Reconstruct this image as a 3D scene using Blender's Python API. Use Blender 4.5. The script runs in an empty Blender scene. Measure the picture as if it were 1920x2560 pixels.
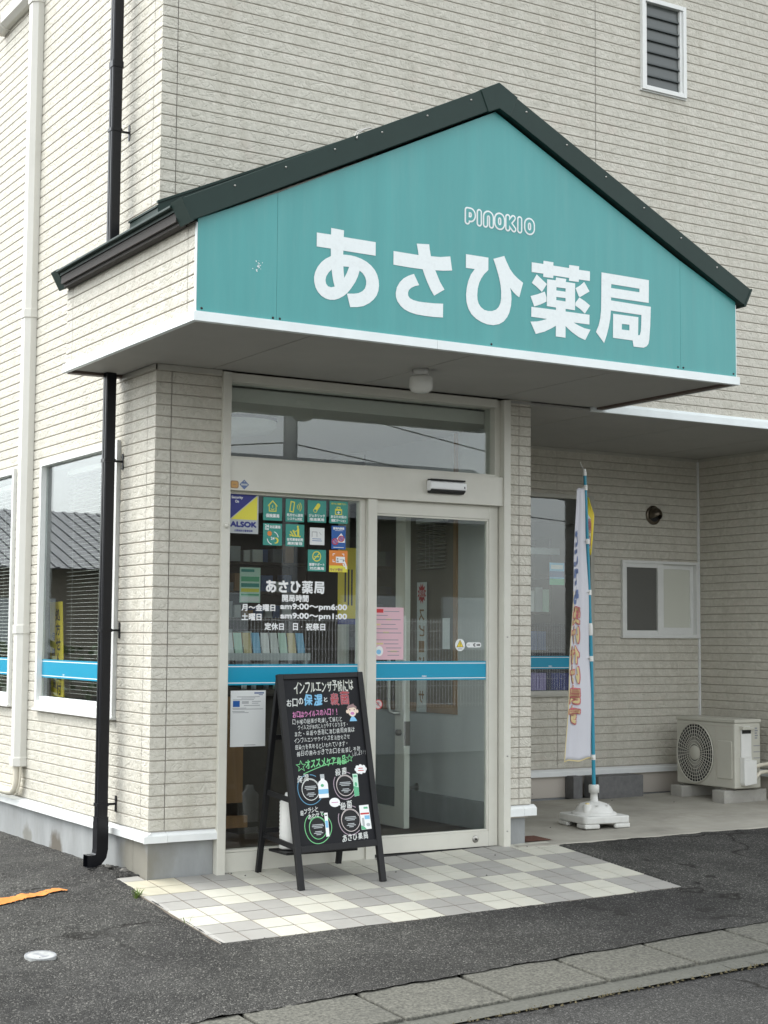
import bpy, bmesh, math, random
from mathutils import Vector, Matrix, noise as mnoise
random.seed(7)
SC = bpy.context.scene
COL = SC.collection
R = math.radians

# ------------------------------------------------------------------ camera
def set_camera():
    yaw, pitch, roll = 0.5442, 0.0792, 0.0068
    f = Vector((math.sin(yaw)*math.cos(pitch), math.cos(yaw)*math.cos(pitch), math.sin(pitch)))
    r = Vector((math.cos(yaw), -math.sin(yaw), 0)); u = r.cross(f)
    r2 = r*math.cos(roll) + u*math.sin(roll); u2 = -r*math.sin(roll) + u*math.cos(roll)
    cd = bpy.data.cameras.new('camera'); co = bpy.data.objects.new('camera', cd); COL.objects.link(co)
    m = Matrix((r2, u2, -f)).transposed().to_4x4(); m.translation = Vector((-3.3372, -7.9177, 1.2926))
    co.matrix_world = m
    cd.sensor_fit = 'VERTICAL'; cd.sensor_height = 36; cd.lens = 3945.6/2560*36
    cd.clip_start = 0.1; cd.clip_end = 600
    SC.camera = co
set_camera()

# ------------------------------------------------------------------ light
SUN_AZ = math.atan2(-0.72, 0.62)      # angle from +Y towards +X of the direction to the sun
SUN_EL = R(52)
W = bpy.data.worlds.new("World"); SC.world = W; W.use_nodes = True
wn = W.node_tree.nodes; wl = W.node_tree.links
sky = wn.new('ShaderNodeTexSky'); sky.sky_type = 'NISHITA'; sky.sun_disc = False
sky.sun_elevation = SUN_EL; sky.sun_rotation = SUN_AZ
sky.dust_density = 0.6; sky.air_density = 1.0; sky.ozone_density = 1.0
hsv = wn.new('ShaderNodeHueSaturation'); hsv.inputs['Saturation'].default_value = 0.15
wl.new(sky.outputs[0], hsv.inputs['Color'])
# thin broken cloud: lighter and darker grey patches in the overcast
tcw = wn.new('ShaderNodeTexCoord'); mpw = wn.new('ShaderNodeMapping'); mpw.inputs['Scale'].default_value = (1, 1, 3)
nzw = wn.new('ShaderNodeTexNoise'); nzw.inputs['Scale'].default_value = 2.2; nzw.inputs['Detail'].default_value = 6
rpw = wn.new('ShaderNodeValToRGB'); rpw.color_ramp.elements[0].position = .3; rpw.color_ramp.elements[0].color = (.77, .79, .79, 1)
rpw.color_ramp.elements[1].position = .7; rpw.color_ramp.elements[1].color = (1.10, 1.1, 1.06, 1)
mxw = wn.new('ShaderNodeMixRGB'); mxw.blend_type = 'MULTIPLY'; mxw.inputs[0].default_value = 1
wl.new(tcw.outputs['Generated'], mpw.inputs[0]); wl.new(mpw.outputs[0], nzw.inputs['Vector']); wl.new(nzw.outputs['Fac'], rpw.inputs[0])
wl.new(hsv.outputs[0], mxw.inputs[1]); wl.new(rpw.outputs[0], mxw.inputs[2])
# overcast sky: about three times brighter overhead than at the horizon
sxw = wn.new('ShaderNodeSeparateXYZ'); wl.new(tcw.outputs['Generated'], sxw.inputs[0])
grw = wn.new('ShaderNodeMapRange'); grw.inputs['From Min'].default_value = 0; grw.inputs['From Max'].default_value = 1
grw.inputs['To Min'].default_value = .45; grw.inputs['To Max'].default_value = 1.55; wl.new(sxw.outputs['Z'], grw.inputs['Value'])
mx2 = wn.new('ShaderNodeMixRGB'); mx2.blend_type = 'MULTIPLY'; mx2.inputs[0].default_value = 1
wl.new(mxw.outputs[0], mx2.inputs[1]); wl.new(grw.outputs[0], mx2.inputs[2])
wl.new(mx2.outputs[0], wn['Background'].inputs['Color'])
wn['Background'].inputs['Strength'].default_value = 0.15
sd = bpy.data.lights.new('sun', 'SUN'); sd.energy = 0.65; sd.angle = R(35); sd.color = (1, .965, .9)
so = bpy.data.objects.new('sun', sd); COL.objects.link(so)
to_sun = Vector((math.sin(SUN_AZ)*math.cos(SUN_EL), math.cos(SUN_AZ)*math.cos(SUN_EL), math.sin(SUN_EL)))
so.rotation_euler = to_sun.to_track_quat('Z', 'Y').to_euler()
SC.view_settings.view_transform = 'Standard'; SC.view_settings.look = 'None'
SC.view_settings.exposure = 2.05; SC.view_settings.gamma = 1.0
SC.cycles.max_bounces = 8; SC.cycles.transparent_max_bounces = 12
SC.cycles.sample_clamp_indirect = 4

# ------------------------------------------------------------------ materials
def newmat(name):
    m = bpy.data.materials.new(name); m.use_nodes = True
    return m, m.node_tree.nodes, m.node_tree.links, m.node_tree.nodes['Principled BSDF']

def mat(name, col, rough=.5, metal=0., var=0., vs=6., bump=0., bs=60., spec=.5, stretch=(1, 1, 1), dirt=0., ds=2.5, dcol=(.12, .1, .075)):
    m, n, l, b = newmat(name)
    b.inputs['Base Color'].default_value = (*col, 1); b.inputs['Roughness'].default_value = rough
    b.inputs['Metallic'].default_value = metal; b.inputs['Specular IOR Level'].default_value = spec
    if not (var or bump or dirt): return m
    g = n.new('ShaderNodeNewGeometry'); mp = n.new('ShaderNodeMapping'); mp.inputs['Scale'].default_value = stretch
    l.new(g.outputs['Position'], mp.inputs[0])
    cur = None
    if var:
        t = n.new('ShaderNodeTexNoise'); t.inputs['Scale'].default_value = vs; t.inputs['Detail'].default_value = 6; t.inputs['Roughness'].default_value = .65
        l.new(mp.outputs[0], t.inputs['Vector'])
        mr = n.new('ShaderNodeMapRange'); mr.inputs['From Min'].default_value = .25; mr.inputs['From Max'].default_value = .75
        mr.inputs['To Min'].default_value = 1-var; mr.inputs['To Max'].default_value = 1+var
        l.new(t.outputs['Fac'], mr.inputs['Value'])
        mx = n.new('ShaderNodeMixRGB'); mx.blend_type = 'MULTIPLY'; mx.inputs[0].default_value = 1; mx.inputs[1].default_value = (*col, 1)
        l.new(mr.outputs[0], mx.inputs[2]); cur = mx.outputs[0]
    if dirt:
        t2 = n.new('ShaderNodeTexNoise'); t2.inputs['Scale'].default_value = ds; t2.inputs['Detail'].default_value = 8; t2.inputs['Roughness'].default_value = .7
        l.new(mp.outputs[0], t2.inputs['Vector'])
        r2 = n.new('ShaderNodeMapRange'); r2.inputs['From Min'].default_value = .5; r2.inputs['From Max'].default_value = .8
        r2.inputs['To Min'].default_value = 0; r2.inputs['To Max'].default_value = dirt; r2.clamp = True
        l.new(t2.outputs['Fac'], r2.inputs['Value'])
        m2 = n.new('ShaderNodeMixRGB'); l.new(r2.outputs[0], m2.inputs[0])
        if cur: l.new(cur, m2.inputs[1])
        else: m2.inputs[1].default_value = (*col, 1)
        m2.inputs[2].default_value = (*dcol, 1); cur = m2.outputs[0]
    if cur: l.new(cur, b.inputs['Base Color'])
    if bump:
        t = n.new('ShaderNodeTexNoise'); t.inputs['Scale'].default_value = bs; t.inputs['Detail'].default_value = 5
        l.new(mp.outputs[0], t.inputs['Vector'])
        bm_ = n.new('ShaderNodeBump'); bm_.inputs['Strength'].default_value = bump; bm_.inputs['Distance'].default_value = .003
        l.new(t.outputs['Fac'], bm_.inputs['Height']); l.new(bm_.outputs[0], b.inputs['Normal'])
    return m

def siding_mat():
    m, n, l, b = newmat('stone_pattern_siding')
    b.inputs['Roughness'].default_value = .62; b.inputs['Specular IOR Level'].default_value = .35
    g = n.new('ShaderNodeNewGeometry')
    def noise(scale, detail=5, rough=.6, dist=0., st=(1, 1, 1)):
        mp = n.new('ShaderNodeMapping'); mp.inputs['Scale'].default_value = st; l.new(g.outputs['Position'], mp.inputs[0])
        t = n.new('ShaderNodeTexNoise'); t.inputs['Scale'].default_value = scale; t.inputs['Detail'].default_value = detail
        t.inputs['Roughness'].default_value = rough; t.inputs['Distortion'].default_value = dist
        l.new(mp.outputs[0], t.inputs['Vector']); return t.outputs['Fac']
    cr = n.new('ShaderNodeValToRGB'); e = cr.color_ramp.elements
    e[0].position = .25; e[0].color = (.465, .447, .38, 1); e[1].position = .75; e[1].color = (.645, .622, .55, 1)
    l.new(noise(16, 6, .7, 1.2), cr.inputs[0])
    # warmer patches, a few pale veins
    wm = n.new('ShaderNodeMixRGB'); wm.inputs[2].default_value = (.61, .54, .475, 1)
    mr = n.new('ShaderNodeMapRange'); mr.inputs['From Min'].default_value = .55; mr.inputs['From Max'].default_value = .8; mr.inputs['To Max'].default_value = .5
    l.new(noise(7, 4, .6, .6), mr.inputs['Value']); l.new(mr.outputs[0], wm.inputs[0]); l.new(cr.outputs[0], wm.inputs[1])
    # rain-washed vertical streaks (dirt with its own shape)
    ds = n.new('ShaderNodeMixRGB'); ds.blend_type = 'MULTIPLY'; ds.inputs[2].default_value = (.80, .79, .76, 1)
    m3 = n.new('ShaderNodeMapRange'); m3.inputs['From Min'].default_value = .52; m3.inputs['From Max'].default_value = .78; m3.inputs['To Max'].default_value = .75
    l.new(noise(5, 5, .6, 0, (1.4, 1.4, .12)), m3.inputs['Value']); l.new(m3.outputs[0], ds.inputs[0]); l.new(wm.outputs[0], ds.inputs[1])
    l.new(ds.outputs[0], b.inputs['Base Color'])
    # chiselled relief: folded creases + grain
    a = n.new('ShaderNodeTexVoronoi'); a.feature = 'DISTANCE_TO_EDGE'; a.inputs['Scale'].default_value = 13
    wv = n.new('ShaderNodeVectorMath'); wv.operation = 'MULTIPLY_ADD'
    nz = n.new('ShaderNodeTexNoise'); nz.inputs['Scale'].default_value = 12; nz.inputs['Detail'].default_value = 4; l.new(g.outputs['Position'], nz.inputs['Vector'])
    l.new(nz.outputs['Color'], wv.inputs[0]); wv.inputs[1].default_value = (.22, .22, .22); l.new(g.outputs['Position'], wv.inputs[2])
    l.new(wv.outputs[0], a.inputs['Vector'])
    pw = n.new('ShaderNodeMath'); pw.operation = 'MINIMUM'; pw.inputs[1].default_value = .16; l.new(a.outputs['Distance'], pw.inputs[0])
    ad = n.new('ShaderNodeMath'); ad.operation = 'MULTIPLY_ADD'; ad.inputs[1].default_value = 3.0
    l.new(pw.outputs[0], ad.inputs[0]); l.new(noise(30, 6, .65, 1.6), ad.inputs[2])
    bm_ = n.new('ShaderNodeBump'); bm_.inputs['Strength'].default_value = .8; bm_.inputs['Distance'].default_value = .006
    l.new(ad.outputs[0], bm_.inputs['Height']); l.new(bm_.outputs[0], b.inputs['Normal'])
    return m

def asphalt_mat(name, base, fleck, wear=.38):
    m, n, l, b = newmat(name)
    b.inputs['Roughness'].default_value = .88; b.inputs['Specular IOR Level'].default_value = .25
    g = n.new('ShaderNodeNewGeometry')
    v = n.new('ShaderNodeTexVoronoi'); v.inputs['Scale'].default_value = 165; l.new(g.outputs['Position'], v.inputs['Vector'])
    sx = n.new('ShaderNodeSeparateColor'); l.new(v.outputs['Color'], sx.inputs[0])
    rp = n.new('ShaderNodeValToRGB'); e = rp.color_ramp.elements
    e[0].position = 0; e[0].color = tuple(c*.55 for c in base)+(1,); e[1].position = .84; e[1].color = tuple(c*1.35 for c in base)+(1,)
    x = rp.color_ramp.elements.new(.93); x.color = (*fleck, 1); x2 = rp.color_ramp.elements.new(1); x2.color = tuple(min(1, c*1.7) for c in fleck)+(1,)
    l.new(sx.outputs[0], rp.inputs[0])
    t = n.new('ShaderNodeTexNoise'); t.inputs['Scale'].default_value = 1.6; t.inputs['Detail'].default_value = 7; t.inputs['Roughness'].default_value = .65
    l.new(g.outputs['Position'], t.inputs['Vector'])
    mr = n.new('ShaderNodeMapRange'); mr.inputs['From Min'].default_value = .3; mr.inputs['From Max'].default_value = .7
    mr.inputs['To Min'].default_value = 1-wear; mr.inputs['To Max'].default_value = 1+wear; l.new(t.outputs['Fac'], mr.inputs['Value'])
    mx = n.new('ShaderNodeMixRGB'); mx.blend_type = 'MULTIPLY'; mx.inputs[0].default_value = 1
    l.new(rp.outputs[0], mx.inputs[1]); l.new(mr.outputs[0], mx.inputs[2])
    tb = n.new('ShaderNodeTexNoise'); tb.inputs['Scale'].default_value = .55; tb.inputs['Detail'].default_value = 5; tb.inputs['Roughness'].default_value = .6; tb.inputs['Distortion'].default_value = .8
    l.new(g.outputs['Position'], tb.inputs['Vector']); rb = n.new('ShaderNodeValToRGB'); rb.color_ramp.elements[0].position = .38; rb.color_ramp.elements[0].color = (.72, .70, .68, 1); rb.color_ramp.elements[1].position = .66; rb.color_ramp.elements[1].color = (1.22, 1.20, 1.12, 1)
    l.new(tb.outputs['Fac'], rb.inputs[0]); mb_ = n.new('ShaderNodeMixRGB'); mb_.blend_type = 'MULTIPLY'; mb_.inputs[0].default_value = 1; l.new(mx.outputs[0], mb_.inputs[1]); l.new(rb.outputs[0], mb_.inputs[2]); mx = mb_
    # cracks: thin dark lines
    nz = n.new('ShaderNodeTexNoise'); nz.inputs['Scale'].default_value = 3; nz.inputs['Detail'].default_value = 5; l.new(g.outputs['Position'], nz.inputs['Vector'])
    wv = n.new('ShaderNodeVectorMath'); wv.operation = 'MULTIPLY_ADD'; wv.inputs[1].default_value = (.5, .5, .5)
    l.new(nz.outputs['Color'], wv.inputs[0]); l.new(g.outputs['Position'], wv.inputs[2])
    vc = n.new('ShaderNodeTexVoronoi'); vc.feature = 'DISTANCE_TO_EDGE'; vc.inputs['Scale'].default_value = .75; l.new(wv.outputs[0], vc.inputs['Vector'])
    cr = n.new('ShaderNodeMapRange'); cr.inputs['From Min'].default_value = .002; cr.inputs['From Max'].default_value = .014; l.new(vc.outputs['Distance'], cr.inputs['Value'])
    nb = n.new('ShaderNodeTexNoise'); nb.inputs['Scale'].default_value = .9; l.new(g.outputs['Position'], nb.inputs['Vector'])
    nr = n.new('ShaderNodeMapRange'); nr.inputs['From Min'].default_value = .50; nr.inputs['From Max'].default_value = .58; nr.inputs['To Min'].default_value = 1; nr.inputs['To Max'].default_value = 0
    l.new(nb.outputs['Fac'], nr.inputs['Value'])
    mxm = n.new('ShaderNodeMath'); mxm.operation = 'MAXIMUM'; l.new(cr.outputs[0], mxm.inputs[0]); l.new(nr.outputs[0], mxm.inputs[1])
    mc = n.new('ShaderNodeMixRGB'); mc.inputs[1].default_value = (.012, .011, .009, 1); l.new(mxm.outputs[0], mc.inputs[0]); l.new(mx.outputs[0], mc.inputs[2])
    l.new(mc.outputs[0], b.inputs['Base Color'])
    t2 = n.new('ShaderNodeTexNoise'); t2.inputs['Scale'].default_value = 60; t2.inputs['Detail'].default_value = 6; t2.inputs['Roughness'].default_value = .7
    l.new(g.outputs['Position'], t2.inputs['Vector'])
    sm = n.new('ShaderNodeMath'); sm.operation = 'SUBTRACT'; l.new(t2.outputs['Fac'], sm.inputs[0]); l.new(v.outputs['Distance'], sm.inputs[1])
    s2 = n.new('ShaderNodeMath'); s2.operation = 'MULTIPLY_ADD'; s2.inputs[1].default_value = 1.2; l.new(mxm.outputs[0], s2.inputs[0]); l.new(sm.outputs[0], s2.inputs[2])
    bm_ = n.new('ShaderNodeBump'); bm_.inputs['Strength'].default_value = .9; bm_.inputs['Distance'].default_value = .006
    l.new(s2.outputs[0], bm_.inputs['Height']); l.new(bm_.outputs[0], b.inputs['Normal'])
    return m

def glass_mat(name, tint=(.93, .96, .95), ior=1.6, rough=0.0):
    m = bpy.data.materials.new(name); m.use_nodes = True; n = m.node_tree.nodes; l = m.node_tree.links; n.clear()
    o = n.new('ShaderNodeOutputMaterial'); mx = n.new('ShaderNodeMixShader'); fr = n.new('ShaderNodeFresnel'); fr.inputs['IOR'].default_value = ior
    # a pane's inner face reflects like its outer one (the straight-through ray is not bent, so undo the node's inversion there)
    gm = n.new('ShaderNodeNewGeometry'); mi = n.new('ShaderNodeMapRange'); mi.inputs['To Min'].default_value = ior; mi.inputs['To Max'].default_value = 1/ior
    l.new(gm.outputs['Backfacing'], mi.inputs['Value']); l.new(mi.outputs[0], fr.inputs['IOR'])
    tr = n.new('ShaderNodeBsdfTransparent'); tr.inputs[0].default_value = (*tint, 1)
    gl = n.new('ShaderNodeBsdfGlossy'); gl.inputs['Roughness'].default_value = rough; gl.inputs['Color'].default_value = (.95, .97, 1, 1)
    l.new(fr.outputs[0], mx.inputs[0]); l.new(tr.outputs[0], mx.inputs[1]); l.new(gl.outputs[0], mx.inputs[2]); l.new(mx.outputs[0], o.inputs[0])
    return m

M = {}
M['siding'] = siding_mat()
M['joint'] = mat('siding_sealant', (.47, .43, .38), .8)
M['groove'] = mat('siding_groove_paint', (.42, .39, .335), .8)
M['concrete'] = mat('foundation_render', (.265, .275, .275), .85, var=.2, vs=5, bump=.35, bs=70, stretch=(1, 1, .35), dirt=.4, ds=2.2, dcol=(.17, .165, .14))
def stain(m, c, r, col, amt):
    n, l = m.node_tree.nodes, m.node_tree.links; b = n['Principled BSDF']; src = b.inputs['Base Color'].links[0].from_socket
    g = n.new('ShaderNodeNewGeometry'); nz = n.new('ShaderNodeTexNoise'); nz.inputs['Scale'].default_value = 9; nz.inputs['Detail'].default_value = 6; l.new(g.outputs['Position'], nz.inputs['Vector'])
    ma = n.new('ShaderNodeVectorMath'); ma.operation = 'MULTIPLY_ADD'; ma.inputs[1].default_value = (.16, .16, .16); l.new(nz.outputs['Color'], ma.inputs[0]); l.new(g.outputs['Position'], ma.inputs[2])
    d = n.new('ShaderNodeVectorMath'); d.operation = 'DISTANCE'; d.inputs[1].default_value = tuple(x+.08 for x in c); l.new(ma.outputs[0], d.inputs[0])
    mr = n.new('ShaderNodeMapRange'); mr.inputs['From Min'].default_value = r*.6; mr.inputs['From Max'].default_value = r; mr.inputs['To Min'].default_value = amt; mr.inputs['To Max'].default_value = 0; l.new(d.outputs['Value'], mr.inputs['Value'])
    mx = n.new('ShaderNodeMixRGB'); l.new(mr.outputs[0], mx.inputs[0]); l.new(src, mx.inputs[1]); mx.inputs[2].default_value = (*col, 1); l.new(mx.outputs[0], b.inputs['Base Color'])
stain(M['concrete'], (0, .17, .07), .24, (.17, .155, .115), .75); stain(M['concrete'], (0, 1.42, .0), .13, (.09, .075, .055), .9); stain(M['concrete'], (0, 1.95, .0), .10, (.13, .12, .09), .6)
M['slab'] = mat('concrete_slab', (.33, .315, .27), .85, var=.22, vs=3, bump=.4, bs=90, dirt=.6, ds=1.6, dcol=(.12, .105, .08))
M['block'] = mat('concrete_block', (.36, .35, .32), .9, var=.25, vs=14, bump=.6, bs=60, dirt=.7, ds=7, dcol=(.1, .095, .08))
M['darkblock'] = mat('dark_concrete_block', (.14, .14, .14), .9, var=.2, vs=20, bump=.6, bs=70)
M['trim'] = mat('white_trim_metal', (.74, .76, .75), .4, var=.05, vs=9)
M['fascia'] = mat('white_fascia', (.77, .82, .82), .42, var=.06, vs=5, dirt=.12, ds=3, dcol=(.5, .5, .48))
M['cream'] = mat('cream_aluminium', (.60, .59, .525), .42, var=.05, vs=5, dirt=.12, ds=4, dcol=(.35, .3, .22))
M['winframe'] = mat('white_aluminium', (.72, .73, .71), .4, var=.04, vs=8)
M['bronzeframe'] = mat('beige_grey_aluminium', (.44, .43, .38), .45, var=.05, vs=8)
M['green'] = mat('dark_green_coated_steel', (.013, .031, .026), .5, spec=.28, var=.12, vs=4, bump=.05, bs=9)
M['eave'] = mat('dark_brown_eave', (.03, .025, .022), .7)
M['brownedge'] = mat('brown_drip_edge', (.11, .08, .065), .6, var=.2, vs=30)
M['teal'] = mat('teal_sign_panel', (.068, .315, .312), .38, var=.07, vs=2.6, dirt=.12, ds=5, stretch=(4, 1, .35), dcol=(.25, .38, .38))
M['tealflat'] = mat('teal_sign_vinyl', (.068, .315, .312), .38)
M['signwhite'] = mat('white_sign_vinyl', (.77, .82, .82), .45, dirt=.28, ds=38, dcol=(.5, .52, .52), var=.03, vs=60)
M['black_pipe'] = mat('black_plastic_pipe', (.006, .0065, .009), .30, var=.15, vs=6, spec=.3)
M['soffit'] = mat('soffit_board', (.36, .355, .33), .8, var=.06, vs=3, dirt=.12, ds=2.2, dcol=(.24, .23, .2))
M['duct'] = mat('ivory_plastic_duct', (.66, .65, .60), .4, var=.05, vs=3)
M['insul'] = mat('ivory_pipe_wrap', (.62, .58, .48), .75, var=.1, vs=12, bump=.3, bs=50)
M['tile_w'] = mat('white_porch_tile', (.47, .462, .40), .6, var=.10, vs=9, bump=.25, bs=150, dirt=.55, ds=4.5, dcol=(.33, .30, .23))
M['tile_y'] = mat('yellowed_porch_tile', (.43, .405, .315), .6, var=.12, vs=9, bump=.25, bs=150, dirt=.45, ds=6, dcol=(.42, .33, .2))
M['tile_g'] = mat('grey_porch_tile', (.30, .293, .272), .6, var=.10, vs=9, bump=.25, bs=150, dirt=.5, ds=4.5, dcol=(.17, .155, .135))
M['grout'] = mat('tile_grout', (.15, .125, .10), .9, var=.2, vs=12)
M['asphalt'] = asphalt_mat('asphalt_lot', (.042, .042, .041), (.115, .115, .11))
M['road'] = asphalt_mat('asphalt_road', (.050, .0505, .050), (.10, .10, .10), .15)
M['gutter'] = mat('exposed_aggregate_concrete', (.092, .09, .075), .9, var=.85, vs=70, bump=1.0, bs=80, dirt=.75, ds=2.2, dcol=(.06, .06, .052))
M['blue'] = mat('blue_glass_film', (.0, .275, .44), .35)
M['white'] = mat('white_print', (.82, .83, .83), .5)
M['paper'] = mat('white_paper', (.72, .74, .73), .6)
M['chalkblack'] = mat('blackboard_surface', (.009, .0095, .012), .6, spec=.25, var=.25, vs=5)
M['blackwood'] = mat('black_painted_wood', (.010, .010, .011), .45, spec=.3, var=.2, vs=14, stretch=(3, 3, .6), bump=.1, bs=40)
M['glass'] = glass_mat('clear_glass')
M['glass_dark'] = glass_mat('tinted_glass', (.62, .66, .66), 1.6)
M['steel'] = mat('brushed_steel', (.42, .41, .38), .35, 1.0)
M['bronze'] = mat('bronze_vent_metal', (.13, .11, .085), .32, .85)
M['poleblue'] = mat('blue_plastic_pole', (.02, .25, .36), .35)
M['whiteplastic'] = mat('white_plastic', (.72, .72, .69), .42, var=.05, vs=12)
M['greyplastic'] = mat('weathered_white_plastic', (.62, .62, .59), .5, var=.08, vs=10, dirt=.35, ds=9, dcol=(.4, .38, .33))
M['acbody'] = mat('ivory_painted_steel', (.50, .49, .425), .45, var=.04, vs=6, dirt=.15, ds=9, dcol=(.33, .3, .24))
M['acdark'] = mat('fan_cavity', (.02, .02, .02), .7)
M['globe'] = mat('opal_glass', (.62, .62, .58), .25, var=.04, vs=20)
M['darkvoid'] = mat('dark_parts_and_hollow_shade', (.02, .02, .02), .7)  # near-black for small dark parts, also painted as the shade in hollows
M['floorin'] = mat('brown_entrance_floor', (.075, .05, .035), .45, var=.25, vs=5, stretch=(1, 6, 1))
M['wallin'] = mat('pale_interior_wallpaper', (.60, .61, .60), .8, var=.03, vs=14, bump=.15, bs=140)
M['ceilin'] = mat('interior_ceiling', (.62, .60, .55), .8)
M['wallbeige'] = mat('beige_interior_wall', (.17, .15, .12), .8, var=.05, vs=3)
M['wood'] = mat('brown_wood_panel', (.30, .16, .07), .5, var=.15, vs=6, stretch=(6, 6, .5))
M['darkwood'] = mat('dark_shelf', (.06, .045, .035), .55, var=.2, vs=8)
M['blind'] = mat('blind_slat', (.66, .65, .60), .45)
M['frost'] = mat('frosted_pane', (.60, .61, .54), .35)
M['screen'] = mat('insect_screen', (.11, .11, .10), .6, var=.08, vs=300)
M['orange'] = mat('orange_road_paint', (.52, .185, .025), .75, var=.22, vs=30, bump=.4, bs=90, dirt=.5, ds=18, dcol=(.25, .11, .03))
M['grass'] = mat('weed_leaf', (.10, .16, .025), .6)
M['stonebit'] = mat('grey_stone', (.12, .115, .105), .9, var=.5, vs=45)
def flat(name, c, rough=.5): M[name] = mat(name.replace(' ', '_'), c, rough); return M[name]
for nm, c in dict(red=(.52, .025, .03), yellow=(.80, .62, .05), stick_green=(.035, .27, .22), stick_yellow=(.72, .66, .06), navy=(.015, .022, .19), deepblue=(.012, .10, .36),
                  silver=(.42, .45, .46), pink=(.62, .40, .45), stick_orange=(.70, .22, .03), ink=(.03, .03, .035), greyink=(.24, .25, .27), chalk=(.62, .64, .62), chalkyellow=(.30, .30, .16),
                  chalkpink=(.55, .19, .40), chalkgreen=(.16, .52, .22), chalkblue=(.09, .27, .42), chalkred=(.38, .055, .065), chalklilac=(.38, .30, .36), chalkgreypink=(.55, .49, .48), skin=(.75, .60, .48),
                  hair=(.27, .17, .17), mint=(.52, .72, .60), midgreen=(.10, .42, .22), paleblue=(.20, .48, .72), clothblue=(.10, .15, .30), clothyellow=(.60, .50, .25), purple=(.26, .20, .42),
                  brownpaper=(.33, .2, .1), roofgrey=(.11, .115, .12), hedge=(.04, .07, .02), cloth=(.56, .56, .60), flagred=(.47, .13, .14), amber=(.50, .28, .09)).items(): flat(nm, c)

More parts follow.
